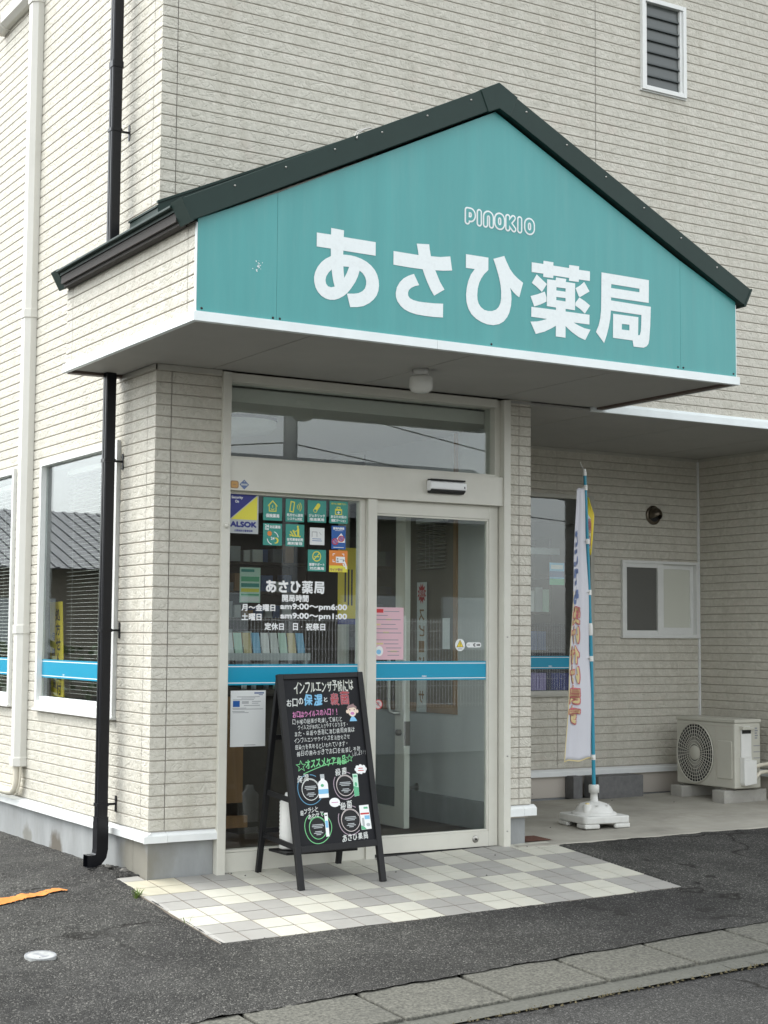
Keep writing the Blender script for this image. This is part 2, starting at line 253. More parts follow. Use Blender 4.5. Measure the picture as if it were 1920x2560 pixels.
# ------------------------------------------------------------------ mesh builder
class MB:
    def __init__(s): s.v = []; s.f = []; s.sm = []; s.k = 0
    def lay(s): s.k += 1; return s.k*1.2e-5
    def add(s, vs, fs, smooth=False):
        o = len(s.v); s.v += [tuple(v) for v in vs]; s.f += [tuple(i+o for i in f) for f in fs]; s.sm += [smooth]*len(fs); return s
    def box(s, x0, x1, y0, y1, z0, z1):
        v = [(x0, y0, z0), (x1, y0, z0), (x1, y1, z0), (x0, y1, z0), (x0, y0, z1), (x1, y0, z1), (x1, y1, z1), (x0, y1, z1)]
        return s.add(v, [(0, 3, 2, 1), (4, 5, 6, 7), (0, 1, 5, 4), (1, 2, 6, 5), (2, 3, 7, 6), (3, 0, 4, 7)])
    def obox(s, c, ax, ay, az):
        c = Vector(c); ax, ay, az = Vector(ax), Vector(ay), Vector(az)
        v = [c+sx*ax+sy*ay+sz*az for sz in (-1, 1) for sx, sy in ((-1, -1), (1, -1), (1, 1), (-1, 1))]
        return s.add(v, [(0, 3, 2, 1), (4, 5, 6, 7), (0, 1, 5, 4), (1, 2, 6, 5), (2, 3, 7, 6), (3, 0, 4, 7)])
    def bar(s, p, q, w, d, up=(0, 0, 1)):
        p, q = Vector(p), Vector(q); t = (q-p); L = t.length; t.normalize(); a = t.cross(Vector(up))
        if a.length < 1e-4: a = t.cross(Vector((1, 0, 0)))
        a.normalize(); b = a.cross(t)
        return s.obox((p+q)/2, a*w/2, b*d/2, t*L/2)
    def quad(s, *p): return s.add(p, [tuple(range(len(p)))])
    def prism(s, poly, h, fr):                  # poly in (a,b), extruded from n=h[0] to n=h[1], fr(a,b,n)->xyz
        n = len(poly); v = [fr(a, b, h[0]) for a, b in poly]+[fr(a, b, h[1]) for a, b in poly]
        return s.add(v, [tuple(range(n))[::-1], tuple(range(n, 2*n))]+[(i, (i+1) % n, n+(i+1) % n, n+i) for i in range(n)])
    def tube(s, path, r, seg=12, cap=True):
        path = [Vector(p) for p in path]; rings = []; n0 = None
        for i, p in enumerate(path):
            t = (path[min(i+1, len(path)-1)]-path[max(i-1, 0)]).normalized()
            if n0 is None: n0 = t.orthogonal().normalized()
            n0 = (n0-t*n0.dot(t)).normalized(); b = t.cross(n0)
            rr = r[i] if isinstance(r, (list, tuple)) else r
            rings.append([p+rr*(math.cos(2*math.pi*k/seg)*n0+math.sin(2*math.pi*k/seg)*b) for k in range(seg)])
        v = [q for rg in rings for q in rg]; f = []
        for i in range(len(path)-1):
            for k in range(seg): f.append((i*seg+k, i*seg+(k+1) % seg, (i+1)*seg+(k+1) % seg, (i+1)*seg+k))
        s.add(v, f, True)
        if cap: s.add(rings[0], [tuple(range(seg))[::-1]]); s.add(rings[-1], [tuple(range(seg))])
        return s
    def lathe(s, prof, c=(0, 0, 0), seg=32, axis='z', smooth=True):
        v = []; f = []; c = Vector(c)
        for r, h in prof:
            for k in range(seg):
                a = 2*math.pi*k/seg; x, y = r*math.cos(a), r*math.sin(a)
                v.append(c+Vector({'z': (x, y, h), 'y': (x, h, y), 'x': (h, x, y)}[axis]))
        for i in range(len(prof)-1):
            for k in range(seg): f.append((i*seg+k, i*seg+(k+1) % seg, (i+1)*seg+(k+1) % seg, (i+1)*seg+k))
        return s.add(v, f, smooth)
    def stroke(s, pts, w, fr, n=0.0, closed=False, caps=True):   # flat ribbon of width w, mitred, in a frame
        n += s.lay(); P = []
        for p in pts:
            p = Vector((p[0], p[1]))
            if not P or (p-P[-1]).length > 1e-6: P.append(p)
        if closed and (P[0]-P[-1]).length < 1e-6: P.pop()
        m = len(P); h = w/2; Lf = []; Rt = []
        for i in range(m):
            a = P[i-1] if (i or closed) else None; b = P[(i+1) % m] if (i < m-1 or closed) else None
            t0 = (P[i]-a).normalized() if a is not None else None; t1 = (b-P[i]).normalized() if b is not None else None
            if t0 is None: t0 = t1
            if t1 is None: t1 = t0
            n0 = Vector((-t0.y, t0.x)); n1 = Vector((-t1.y, t1.x)); nn = n0+n1
            nn = nn.normalized() if nn.length > .2 else n0
            k = h/max(.45, nn.dot(n0)); Lf.append(P[i]+nn*k); Rt.append(P[i]-nn*k)
        V = [fr(q.x, q.y, n) for q in Lf+Rt]; rng = m if closed else m-1
        s.add(V, [(m+i, m+(i+1) % m, (i+1) % m, i) for i in range(rng)])
        if caps and not closed:
            for e, t in ((P[0], P[0]-P[1]), (P[-1], P[-1]-P[-2])):
                a0 = math.atan2(t.y, t.x)-math.pi/2
                s.quad(*[fr(e.x+h*math.cos(a0+math.pi*k/8), e.y+h*math.sin(a0+math.pi*k/8), n) for k in range(9)])
        return s
    def disc(s, c, rx, ry, fr, n=0.0, seg=28):
        n += s.lay()
        return s.quad(*[fr(c[0]+rx*math.cos(2*math.pi*k/seg), c[1]+ry*math.sin(2*math.pi*k/seg), n) for k in range(seg)])
    def rect(s, a0, a1, b0, b1, fr, n=0.0):
        n += s.lay()
        return s.quad(fr(a0, b0, n), fr(a1, b0, n), fr(a1, b1, n), fr(a0, b1, n))
    def ring(s, c, rx, ry, w, fr, n=0.0, a0=0, a1=360, seg=40, wob=0.0):
        pts = []
        for k in range(seg+1):
            a = R(a0+(a1-a0)*k/seg); e = 1+wob*math.sin(3*a+1)
            pts.append((c[0]+rx*e*math.cos(a), c[1]+ry*e*math.sin(a)))
        return s.stroke(pts, w, fr, n, caps=False)
    def build(s, name, m, parent=None, bevel=0.0, seg=2, recalc=True):
        me = bpy.data.meshes.new(name)
        off = Vector(parent.get('_o', (0, 0, 0))) if parent else Vector((0, 0, 0))
        me.from_pydata([tuple(Vector(v)-off) for v in s.v], [], s.f)
        for i, p in enumerate(me.polygons): p.use_smooth = s.sm[i]
        me.update()
        ms = list(m) if isinstance(m, (list, tuple)) else [m]
        if getattr(s, 'two', None):
            ms.append(M['groove'])
            for i in s.two: me.polygons[i].material_index = 1
        for x in ms: me.materials.append(x)
        if recalc:
            b = bmesh.new(); b.from_mesh(me); bmesh.ops.recalc_face_normals(b, faces=b.faces); b.to_mesh(me); b.free()
        o = bpy.data.objects.new(name, me); COL.objects.link(o)
        if parent: o.parent = parent; o['_o'] = tuple(off)
        if bevel:
            md = o.modifiers.new('bevel', 'BEVEL'); md.width = bevel; md.segments = seg; md.limit_method = 'ANGLE'; md.angle_limit = R(40)
        return o

def thing(name, label, cat, loc=(0, 0, 0), group=None):
    o = bpy.data.objects.new(name, None); COL.objects.link(o); o.location = loc; o['_o'] = tuple(loc)
    o.empty_display_size = .1
    o['label'] = label; o['category'] = cat
    if group: o['group'] = group
    return o
def tag(o, label, cat, group=None):
    o['label'] = label; o['category'] = cat
    if group: o['group'] = group
    return o
def structure(o): o['kind'] = 'structure'; return o

# ------------------------------------------------------------------ text (Blender's own built-in font)
_tc = {}
def glyphs(s):
    if s in _tc: return _tc[s]
    c = bpy.data.curves.new('text', 'FONT'); c.body = s; c.size = 1; c.fill_mode = 'FRONT'; c.resolution_u = 3
    o = bpy.data.objects.new('text', c); COL.objects.link(o)
    dg = bpy.context.evaluated_depsgraph_get(); me = bpy.data.meshes.new_from_object(o.evaluated_get(dg))
    v = [(p.co.x, p.co.y) for p in me.vertices]; f = [tuple(p.vertices) for p in me.polygons]
    bpy.data.objects.remove(o); bpy.data.meshes.remove(me); bpy.data.curves.remove(c)
    _tc[s] = (v, f); return v, f
def fillpoly(mb, polys, fn):
    """fill outlines (holes included) and map every point through fn(a,b)"""
    c = bpy.data.curves.new('outline', 'CURVE'); c.dimensions = '2D'; c.fill_mode = 'FRONT'
    for p in polys:
        sp = c.splines.new('POLY'); sp.points.add(len(p)-1); sp.use_cyclic_u = True
        for q, (a, b) in zip(sp.points, p): q.co = (a, b, 0, 1)
    o = bpy.data.objects.new('outline', c); COL.objects.link(o); dg = bpy.context.evaluated_depsgraph_get()
    me = bpy.data.meshes.new_from_object(o.evaluated_get(dg))
    mb.add([fn(v.co.x, v.co.y) for v in me.vertices], [tuple(p.vertices) for p in me.polygons])
    bpy.data.objects.remove(o); bpy.data.meshes.remove(me); bpy.data.curves.remove(c); return mb
NAME_GLYPHS = {
    'あ': [[(.3009,3.2636),(.3806,3.264),(.3808,3.2978),(.454,3.2956),(.4521,3.2621),(.6367,3.2613),(.6365,3.1921),(.4506,3.1934),(.4503,3.1732),(.4695,3.1748),(.497,3.1753),(.5246,3.1724),(.5552,3.166),(.5859,3.1547),(.6111,3.1392),(.6323,3.1199),(.6465,3.0973),(.6552,3.0703),(.6577,3.0437),(.6542,3.0164),(.6446,2.992),(.6266,2.9692),(.6016,2.948),(.5684,2.9296),(.5353,2.9209),(.4926,2.9155),(.4736,2.9813),(.5126,2.9852),(.5401,2.9917),(.5622,3.004),(.576,3.0191),(.5827,3.0393),(.5831,3.0589),(.5768,3.0775),(.5628,3.094),(.5446,3.1051),(.5352,3.0747),(.5203,3.0438),(.4986,3.0121),(.4768,2.9853),(.4551,2.967),(.428,2.9506),(.4036,2.9417),(.3792,2.9388),(.3549,2.9419),(.3305,2.9522),(.3102,2.97),(.2965,2.9922),(.2895,3.0152),(.2879,3.0413),(.2943,3.0671),(.3074,3.0939),(.3286,3.1206),(.3527,3.1406),(.3809,3.1568),(.38,3.1942),(.3009,3.1941)],[(.3857,3.0908),(.3696,3.0743),(.3563,3.0535),(.3517,3.0337),(.3554,3.0162),(.3663,3.0044),(.384,3.0017),(.4037,3.0077),(.3958,3.0332),(.3901,3.0613)],[(.4517,3.1145),(.4846,3.1163),(.4717,3.0837),(.4575,3.0577),(.4539,3.0862)]],
    'さ': [[(.7414,3.2307),(.8907,3.2294),(.8867,3.2535),(.8792,3.2873),(.9547,3.2942),(.958,3.2676),(.965,3.2337),(1.0211,3.2366),(1.0838,3.2483),(1.0956,3.1761),(1.0427,3.1682),(.9923,3.164),(1.003,3.1429),(1.0217,3.1069),(1.049,3.0708),(.9856,3.0316),(.9638,3.0616),(.9426,3.0993),(.9266,3.1332),(.9152,3.1598),(.8378,3.1588),(.7412,3.1608)],[(.8635,3.1293),(.8303,3.1155),(.802,3.0986),(.779,3.0757),(.7625,3.0482),(.7558,3.0186),(.7577,2.9967),(.7669,2.9757),(.785,2.9557),(.8082,2.9406),(.8393,2.9297),(.8783,2.923),(.9305,2.9211),(.983,2.9214),(1.0404,2.9249),(1.0408,2.9965),(.9826,2.992),(.9301,2.9903),(.8909,2.9902),(.8596,2.9944),(.8388,3.0019),(.8297,3.0142),(.8288,3.0296),(.8347,3.0437),(.8489,3.0565),(.8696,3.0669),(.8951,3.0751)]],
    'ひ': [[(1.181,3.2734),(1.3228,3.2734),(1.3223,3.2075),(1.2968,3.1831),(1.2776,3.1577),(1.264,3.1308),(1.2558,3.1024),(1.2526,3.0677),(1.2546,3.0428),(1.2615,3.023),(1.2752,3.0064),(1.2972,2.994),(1.3219,2.9907),(1.3467,2.9935),(1.3716,3.0037),(1.3882,3.0194),(1.3993,3.0414),(1.4043,3.0674),(1.4043,3.1043),(1.4006,3.1361),(1.3922,3.172),(1.3797,3.2097),(1.3657,3.2449),(1.354,3.271),(1.4242,3.296),(1.4396,3.2661),(1.4607,3.2316),(1.486,3.2047),(1.5142,3.185),(1.5467,3.168),(1.5213,3.0863),(1.5001,3.0972),(1.479,3.1133),(1.4621,3.1309),(1.4691,3.1075),(1.4711,3.0706),(1.4678,3.0355),(1.458,2.9997),(1.444,2.9727),(1.4217,2.9472),(1.3911,2.9289),(1.3551,2.9196),(1.3166,2.9195),(1.2809,2.927),(1.2453,2.9414),(1.2153,2.963),(1.1963,2.9904),(1.1853,3.0233),(1.1825,3.0593),(1.1864,3.0962),(1.1958,3.1338),(1.212,3.1701),(1.2365,3.2017),(1.1807,3.201)]],
    '薬': [[(1.6031,3.2857),(1.6798,3.2863),(1.6813,3.3042),(1.7474,3.3039),(1.7471,3.2861),(1.8528,3.2857),(1.854,3.3037),(1.9215,3.3046),(1.9209,3.2854),(1.9961,3.2861),(1.995,3.233),(1.9198,3.2322),(1.9188,3.2178),(1.8517,3.2166),(1.8526,3.2322),(1.7472,3.232),(1.7455,3.2169),(1.6791,3.2163),(1.6797,3.2338),(1.6025,3.2329)],[(1.636,3.2243),(1.7033,3.1798),(1.6704,3.1335),(1.6351,3.1574),(1.6036,3.1746)],[(1.6891,3.1376),(1.7006,3.1089),(1.7006,3.0854),(1.6665,3.0674),(1.6198,3.0489),(1.595,3.1022),(1.6436,3.1186)],[(1.9561,3.2234),(1.9926,3.1752),(1.9268,3.1358),(1.9185,3.1396),(1.8965,3.181),(1.9301,3.2018)],[(1.9224,3.1334),(1.9595,3.1182),(1.9962,3.0974),(1.9598,3.049),(1.9296,3.0694),(1.8946,3.0856),(1.8953,3.1011)],[(1.7048,3.2064),(1.7623,3.2079),(1.7647,3.224),(1.8341,3.2239),(1.8302,3.2073),(1.8939,3.2076),(1.8925,3.0599),(1.8292,3.0603),(1.8286,3.046),(1.9921,3.0462),(1.9912,2.9924),(1.8834,2.9918),(1.9173,2.9789),(1.9559,2.9688),(1.9986,2.9651),(1.9616,2.904),(1.9171,2.916),(1.8729,2.9373),(1.8465,2.9534),(1.8283,2.9668),(1.8278,2.903),(1.7622,2.9032),(1.7632,2.9609),(1.7298,2.942),(1.6865,2.9209),(1.6296,2.9025),(1.5943,2.9651),(1.6377,2.9705),(1.6722,2.9802),(1.7053,2.9914),(1.6,2.992),(1.6006,3.0453),(1.7634,3.0468),(1.764,3.0603),(1.7026,3.061)],[(1.7675,3.1712),(1.8295,3.1716),(1.8289,3.1538),(1.7666,3.1534)],[(1.7665,3.1179),(1.8285,3.1189),(1.8284,3.1004),(1.7664,3.1007)]],
    '局': [[(2.0761,3.2912),(2.4137,3.2895),(2.4114,3.1605),(2.1422,3.1599),(2.1421,3.1432),(2.4267,3.1403),(2.4213,3.0343),(2.4132,2.9526),(2.4071,2.9289),(2.3936,2.9137),(2.3728,2.9046),(2.3492,2.9034),(2.3008,2.903),(2.2937,2.9367),(2.1544,2.937),(2.1567,3.071),(2.3358,3.0715),(2.333,2.9699),(2.3454,2.9719),(2.3529,2.9946),(2.3562,3.041),(2.3581,3.0862),(2.1409,3.0868),(2.1364,3.0441),(2.126,2.9953),(2.1114,2.9483),(2.0926,2.9015),(2.0359,2.9566),(2.0546,2.9943),(2.0662,3.034),(2.0721,3.08),(2.0739,3.1552)],[(2.1447,3.2343),(2.3453,3.2331),(2.3443,3.2127),(2.1431,3.2124)],[(2.218,3.0213),(2.2715,3.0221),(2.2707,2.9899),(2.2169,2.9896)]],
}
def text(mb, s, box, fr, bold=0.0, n=0.0, mirror=False, skew=0.0, lift=4e-5):
    """fill box (a0,a1,b0,b1) of the frame fr(a,b,n) with the ink of s"""
    v, f = glyphs(s)
    if not v: return mb
    x0, x1 = min(p[0] for p in v), max(p[0] for p in v); y0, y1 = min(p[1] for p in v), max(p[1] for p in v)
    a0, a1, b0, b1 = box; a0 += bold; a1 -= bold; b0 += bold; b1 -= bold
    sx = (a1-a0)/max(1e-6, x1-x0); sy = (b1-b0)/max(1e-6, y1-y0)
    P = []
    for x, y in v:
        a = a0+(x-x0)*sx; b = b0+(y-y0)*sy
        if mirror: a = a0+a1-a
        P.append((a, b+skew*(a-a0)))
    offs = [(0, 0)]
    if bold:
        k = 8 if bold > .004 else 4
        offs += [(bold*math.cos(2*math.pi*i/k+.39), bold*math.sin(2*math.pi*i/k+.39)) for i in range(k)]
    for i, (dx, dy) in enumerate(offs):
        mb.add([fr(a+dx, b+dy, n+lift*i) for a, b in P], f)
    return mb
def hand(mb, s, a0, a1, b0, b1, fr, bold=0.0, n=0.0, tilt=0.0, jit=.10):
    """hand-lettered line: each character set by itself with its own lean and size"""
    chars = [c for c in s]; w = (a1-a0)/len(chars); h = b1-b0
    for i, ch in enumerate(chars):
        if ch == ' ' or ch == '\u3000': continue
        v, f = glyphs(ch)
        if not v: continue
        x0, x1 = min(p[0] for p in v), max(p[0] for p in v); y0, y1 = min(p[1] for p in v), max(p[1] for p in v)
        cx, cy = (x0+x1)/2, (y0+y1)/2; big = max(x1-x0, y1-y0, .35)
        sc = 1.0/big*(1-.14*random.random()); an = random.uniform(-jit, jit); q = random.random()*9
        if ch in '、。': sc *= .4
        ca, sa = math.cos(an), math.sin(an); ox = a0+(i+.5)*w; oy = (b0+b1)/2+tilt*(i/len(chars)-.5)+random.uniform(-.06, .06)*h
        P = []
        for x, y in v:
            u = (x-cx)*sc; t = (y-cy)*sc
            u, t = u*ca-t*sa, u*sa+t*ca
            u += .035*math.sin(5*t+q)+.12*t; t += .035*math.sin(6*u+q*2)
            P.append((ox+u*w*.88, oy+t*h*.95))
        offs = [(0, 0)]+([(bold, 0), (-bold, 0), (0, bold), (0, -bold)] if bold else [])
        for j, (dx, dy) in enumerate(offs): mb.add([fr(a+dx, b+dy, n+4e-5*j) for a, b in P], f)
    return mb

# ------------------------------------------------------------------ ground
def gz(x, y):
    """height of the lot: falls to the street in front, almost level beside the building"""
    xc = max(-4, min(6, x))
    if y >= 0: return .0179*xc - .004*min(y, 4)
    if y > -2.55: return .0179*xc + .0875*y
    return .0179*xc - .2231 - .012*(min(-y, 14)-2.55)
def gzl(x, y):
    z = gz(x, y)
    if x < -.16 and y > -1.5: z -= .018                     # asphalt lies a little below the tiled edge
    w = max(0, min(1, (-.1-x)/.5))
    z += (.016*w+.004)*(mnoise.noise(Vector((x*3.1, y*3.1, 2)))) + (.0045*mnoise.noise(Vector((x*11, y*11, 5)))+.003*mnoise.noise(Vector((x*24, y*24, 8))))*(1+w)
    if -.14 < x < 2.622 and -1.222 < y < .10: z -= .05
    if x > 2.36 and y > -.115-.055*(x-2.5)+.03 and y < 6: z -= .06
    # broken lump of asphalt under the downpipe
    d = math.hypot(x+.12, (y-.30)*.8)
    z += .03*math.exp(-(d/.22)**2)*(1+.8*mnoise.noise(Vector((x*22, y*22, 1))))
    return z
KD = Vector((math.cos(.06), math.sin(.06), 0)); KN = Vector((-KD.y, KD.x, 0))       # the gutter runs at a slight angle to the shop
KO = Vector((0, -2.115, 0))                                                           # a point on the gutter's inner edge
def kp(s, t, dz=0.0):
    p = KO+KD*s+KN*t; return Vector((p.x, p.y, gz(p.x, max(p.y, -2.54))+dz))
def grid(xs, ys, fz):
    mb = MB(); n = len(ys)
    mb.add([(x, y, fz(x, y)) for x in xs for y in ys], [(i*n+j, (i+1)*n+j, (i+1)*n+j+1, i*n+j+1) for i in range(len(xs)-1) for j in range(n-1)], True)
    return mb
def frange(a, b, st):
    k = max(1, int(round((b-a)/st))); return [a+(b-a)*i/k for i in range(k+1)]
xs = [-120, -60, -30, -15, -8, -5, -3.5]+frange(-2.5, 1, .022)+frange(1.05, 5, .05)+[5.5, 6.5, 8, 10, 14, 22, 40, 80, 140]
ys = frange(-2.10, -1.3, .025)+frange(-1.27, .9, .025)+frange(.95, 3.2, .06)+[3.6, 4.2, 5, 7, 10, 15, 25, 50, 100, 160]
def lot(x, y):
    if y <= -2.09: y0 = -2.115+.06*max(-8, min(9, x))-.012; return gzl(x, y0)
    return gzl(x, y)
mb = MB(); n_ = len(ys)
vs_ = []
for x in xs:
    edge = -2.115+.06*max(-9, min(9, x))
    for j, y in enumerate(ys):
        yy = edge + (y+2.10)*(1.3-2.10+edge*-1-1.3+2.10)/(.8) if False else y
        t = max(0, min(1, (-1.3-y)/.8)); yy = y*(1-t)+(edge-.020+.016*mnoise.noise(Vector((x*5, 0, 4)))+.010*mnoise.noise(Vector((x*19, 0, 4))))*t if y < -1.3 else y
        vs_.append((x, yy, gzl(x, yy)+(.004*t if y < -1.3 else 0)))
mb.add(vs_, [(i*n_+j, (i+1)*n_+j, (i+1)*n_+j+1, i*n_+j+1) for i in range(len(xs)-1) for j in range(n_-1)], True)
structure(mb.build('asphalt_lot', M['asphalt']))

# gutter stones: a row of exposed-aggregate slabs with a low lip to the road
mb = MB(); w_, gap = .545, .02
for k in range(-8, 22):
    s0 = k*w_+.055; s1 = s0+w_-gap
    def fr(a, b, n): return kp(a, b, n)
    e_ = [random.uniform(-.003, .003) for _ in range(4)]; q = [kp(s0, 0, -.002+e_[0]), kp(s1, 0, -.002+e_[1]), kp(s1, -.37, e_[2]), kp(s0, -.37, e_[3])]
    lo = [Vector(p)-Vector((0, 0, .16)) for p in q]
    mb.add(q+lo, [(0, 1, 2, 3), (4, 7, 6, 5), (0, 4, 5, 1), (1, 5, 6, 2), (2, 6, 7, 3), (3, 7, 4, 0)])
structure(mb.build('gutter_slabs', M['gutter'], bevel=.006))
mb = MB()
for k in range(-40, 110):
    s0, s1 = k*.15, k*.15+.15
    mb.quad(kp(s0, -.36, -.014), kp(s1, -.36, -.014), kp(s1, -.475, -.016-.005*random.random()), kp(s0, -.475, -.019))
structure(mb.build('gutter_lip', mat('gutter_edge_concrete', (.085, .085, .072), .9, var=.35, vs=60, bump=.6, bs=80)))
mb = MB()
ss = [-120, -60, -30, -12]+frange(-8, 14, .25)+[20, 40, 90, 140]; ts = [-.465, -.6, -.9, -1.5, -2.5, -4, -6, -6.9]
vv = []
for a in ss:
    for t in ts:
        p = KO+KD*a+KN*t; vv.append((p.x, p.y, gz(max(-8, min(9, p.x)), p.y if t < -.5 else -2.55)-.027+.004*mnoise.noise(Vector((p.x*2, p.y*2, 3)))))
mb.add(vv, [(i*len(ts)+j, (i+1)*len(ts)+j, (i+1)*len(ts)+j+1, i*len(ts)+j+1) for i in range(len(ss)-1) for j in range(len(ts)-1)], True)
structure(mb.build('road', M['road']))
mb = MB()
mb.quad((-160, -160, -.62), (160, -160, -.62), (160, -6, -.62), (-160, -6, -.62)); mb.quad((-160, -6, -.62), (160, -6, -.62), (160, 165, -.62), (-160, 165, -.62))
structure(mb.build('far_ground', M['asphalt']))
# dry moss and grit caught along the lip
mb = MB()
for k in range(900):
    s = random.uniform(-1.5, 6.5); t = -.462+random.gauss(0, .012)-.02*random.random(); h = random.uniform(.004, .011)
    p = kp(s, t, -.023); a = random.random()*6.28
    e = Vector((math.cos(a), math.sin(a), 0))*random.uniform(.004, .012); g_ = Vector((-e.y, e.x, 0))*.6
    mb.add([p-e, p+g_, p+e, p-g_, p+Vector((0, 0, h))], [(0, 1, 4), (1, 2, 4), (2, 3, 4), (3, 0, 4)])
o = mb.build('moss_and_grit', mat('dry_moss', (.085, .07, .035), .95, var=.5, vs=60)); o['kind'] = 'stuff'

# concrete slab of the side bay
mb = MB(); P = []
def sz(x, y): return .042+.014*(x-2.5)+.020*y
sx_ = [2.36]+frange(2.44, 5.42, .07); mb2 = MB(); sy_ = [0, .008, .02, .05, .12, .3, .6, .9, 1.2, 1.5, 1.78]
vv = []
for x in sx_:
    e = -.115-.055*(x-2.5)+.014*mnoise.noise(Vector((x*9, 0, 0)))
    for k, t in enumerate(sy_):
        y = e+t*(1.0 if t < .3 else 1) ; vv.append((x, y, sz(x, y)-(.02 if k == 0 else .005*abs(mnoise.noise(Vector((x*14, 3, 0)))) if k == 1 else 0)))
mb2.add(vv, [(i*len(sy_)+j, (i+1)*len(sy_)+j, (i+1)*len(sy_)+j+1, i*len(sy_)+j+1) for i in range(len(sx_)-1) for j in range(len(sy_)-1)], True)
# front skirt
mb2.add([(x, vv[i*len(sy_)][1], -.2) for i, x in enumerate(sx_)]+[vv[i*len(sy_)] for i in range(len(sx_))], [(i, i+1, len(sx_)+i+1, len(sx_)+i) for i in range(len(sx_)-1)])
structure(mb2.build('concrete_slab', M['slab']))
mb = MB(); mb.quad((2.50, .02, sz(2.5, .02)+.004), (2.70, .01, sz(2.7, .01)+.004), (2.68, .2, sz(2.68, .2)+.004), (2.50, .2, sz(2.5, .2)+.004))
for k in range(9): mb.box(2.50, 2.69, .025+k*.02, .032+k*.02, sz(2.6, .03+k*.02)+.005, sz(2.6, .03+k*.02)+.009)
tag(mb.build('drain_grate', mat('rusty_iron', (.10, .045, .03), .85, var=.4, vs=40)), 'rusty brown drain grate in the concrete slab beside the right pillar foot', 'grate')

# tiled porch
TM = .155
def tz(x, y): return .0179*x+.0875*y
por = thing('tiled_porch', 'porch of grey and white checked tiles in front of the glass entrance', 'porch', (1.2, -.6, -.05)); por['kind'] = 'structure'
tl = {'w': MB(), 'g': MB(), 'y': MB()}; gr = MB()
for i in range(18):
    for j in range(9):
        if j == 8 and i > 0: continue
        x0, y0 = (i-1)*TM, (j-8)*TM; h = .0042
        c = 'g' if ((i//2)+(j//2)) % 2 == 0 else 'w'
        if c == 'w' and j in (6, 7) and i < 2: c = 'y'
        a = [(x0+h, y0+h), (x0+TM-h, y0+h), (x0+TM-h, y0+TM-h), (x0+h, y0+TM-h)]
        if j == 8: a = [(x0+h, y0+h), (x0+TM-.01, y0+h), (x0+TM-.012, y0+TM*.75), (x0+h, y0+TM*.75)]
        dz = random.uniform(-.0006, .0006)
        top = [(x, y, tz(x, y)+dz) for x, y in a]; bot = [(x, y, tz(x, y)-.012) for x, y in a]
        tl[c].add(top+bot, [(0, 1, 2, 3), (0, 4, 5, 1), (1, 5, 6, 2), (2, 6, 7, 3), (3, 7, 4, 0)])
        if i == 0:      # rounded step edge: two raised ribs along the outer side
            for xx in (.014, .026):
                tl[c].add([(x0+xx-.003, y0+h, tz(x0, y0)+.0006), (x0+xx+.003, y0+h, tz(x0, y0)+.0006), (x0+xx+.003, y0+TM-h, tz(x0, y0+TM)+.0006), (x0+xx-.003, y0+TM-h, tz(x0, y0+TM)+.0006),
                           (x0+xx, y0+h, tz(x0, y0)+.003), (x0+xx, y0+TM-h, tz(x0, y0+TM)+.003)], [(0, 4, 5, 3), (1, 2, 5, 4)])
def slabq(mb, x0, x1, y0, y1, dz, dep):
    t = [(x0, y0), (x1, y0), (x1, y1), (x0, y1)]
    mb.add([(x, y, tz(x, y)+dz) for x, y in t]+[(x, y, tz(x, y)-dep) for x, y in t], [(0, 1, 2, 3), (0, 4, 5, 1), (1, 5, 6, 2), (2, 6, 7, 3), (3, 7, 4, 0)])
slabq(gr, -TM+.001, 17*TM-.001, -8*TM+.001, -.001, -.0025, .12); slabq(gr, -TM+.001, -.004, 0, TM*.75, -.0025, .12)
tl['w'].build('white_tiles', M['tile_w'], por); tl['y'].build('yellowed_tiles', M['tile_y'], por); tl['g'].build('grey_tiles', M['tile_g'], por); gr.build('mortar_bed', M['grout'], por)

# ------------------------------------------------------------------ the building
C0 = .253; CH = .0619; PX = -.010; PY = -.025            # course datum, course height, left and front cladding planes
bld = thing('pharmacy_building', 'two storey pharmacy clad in cream stone pattern siding, with a gabled entrance canopy', 'building', (0, 0, 0))

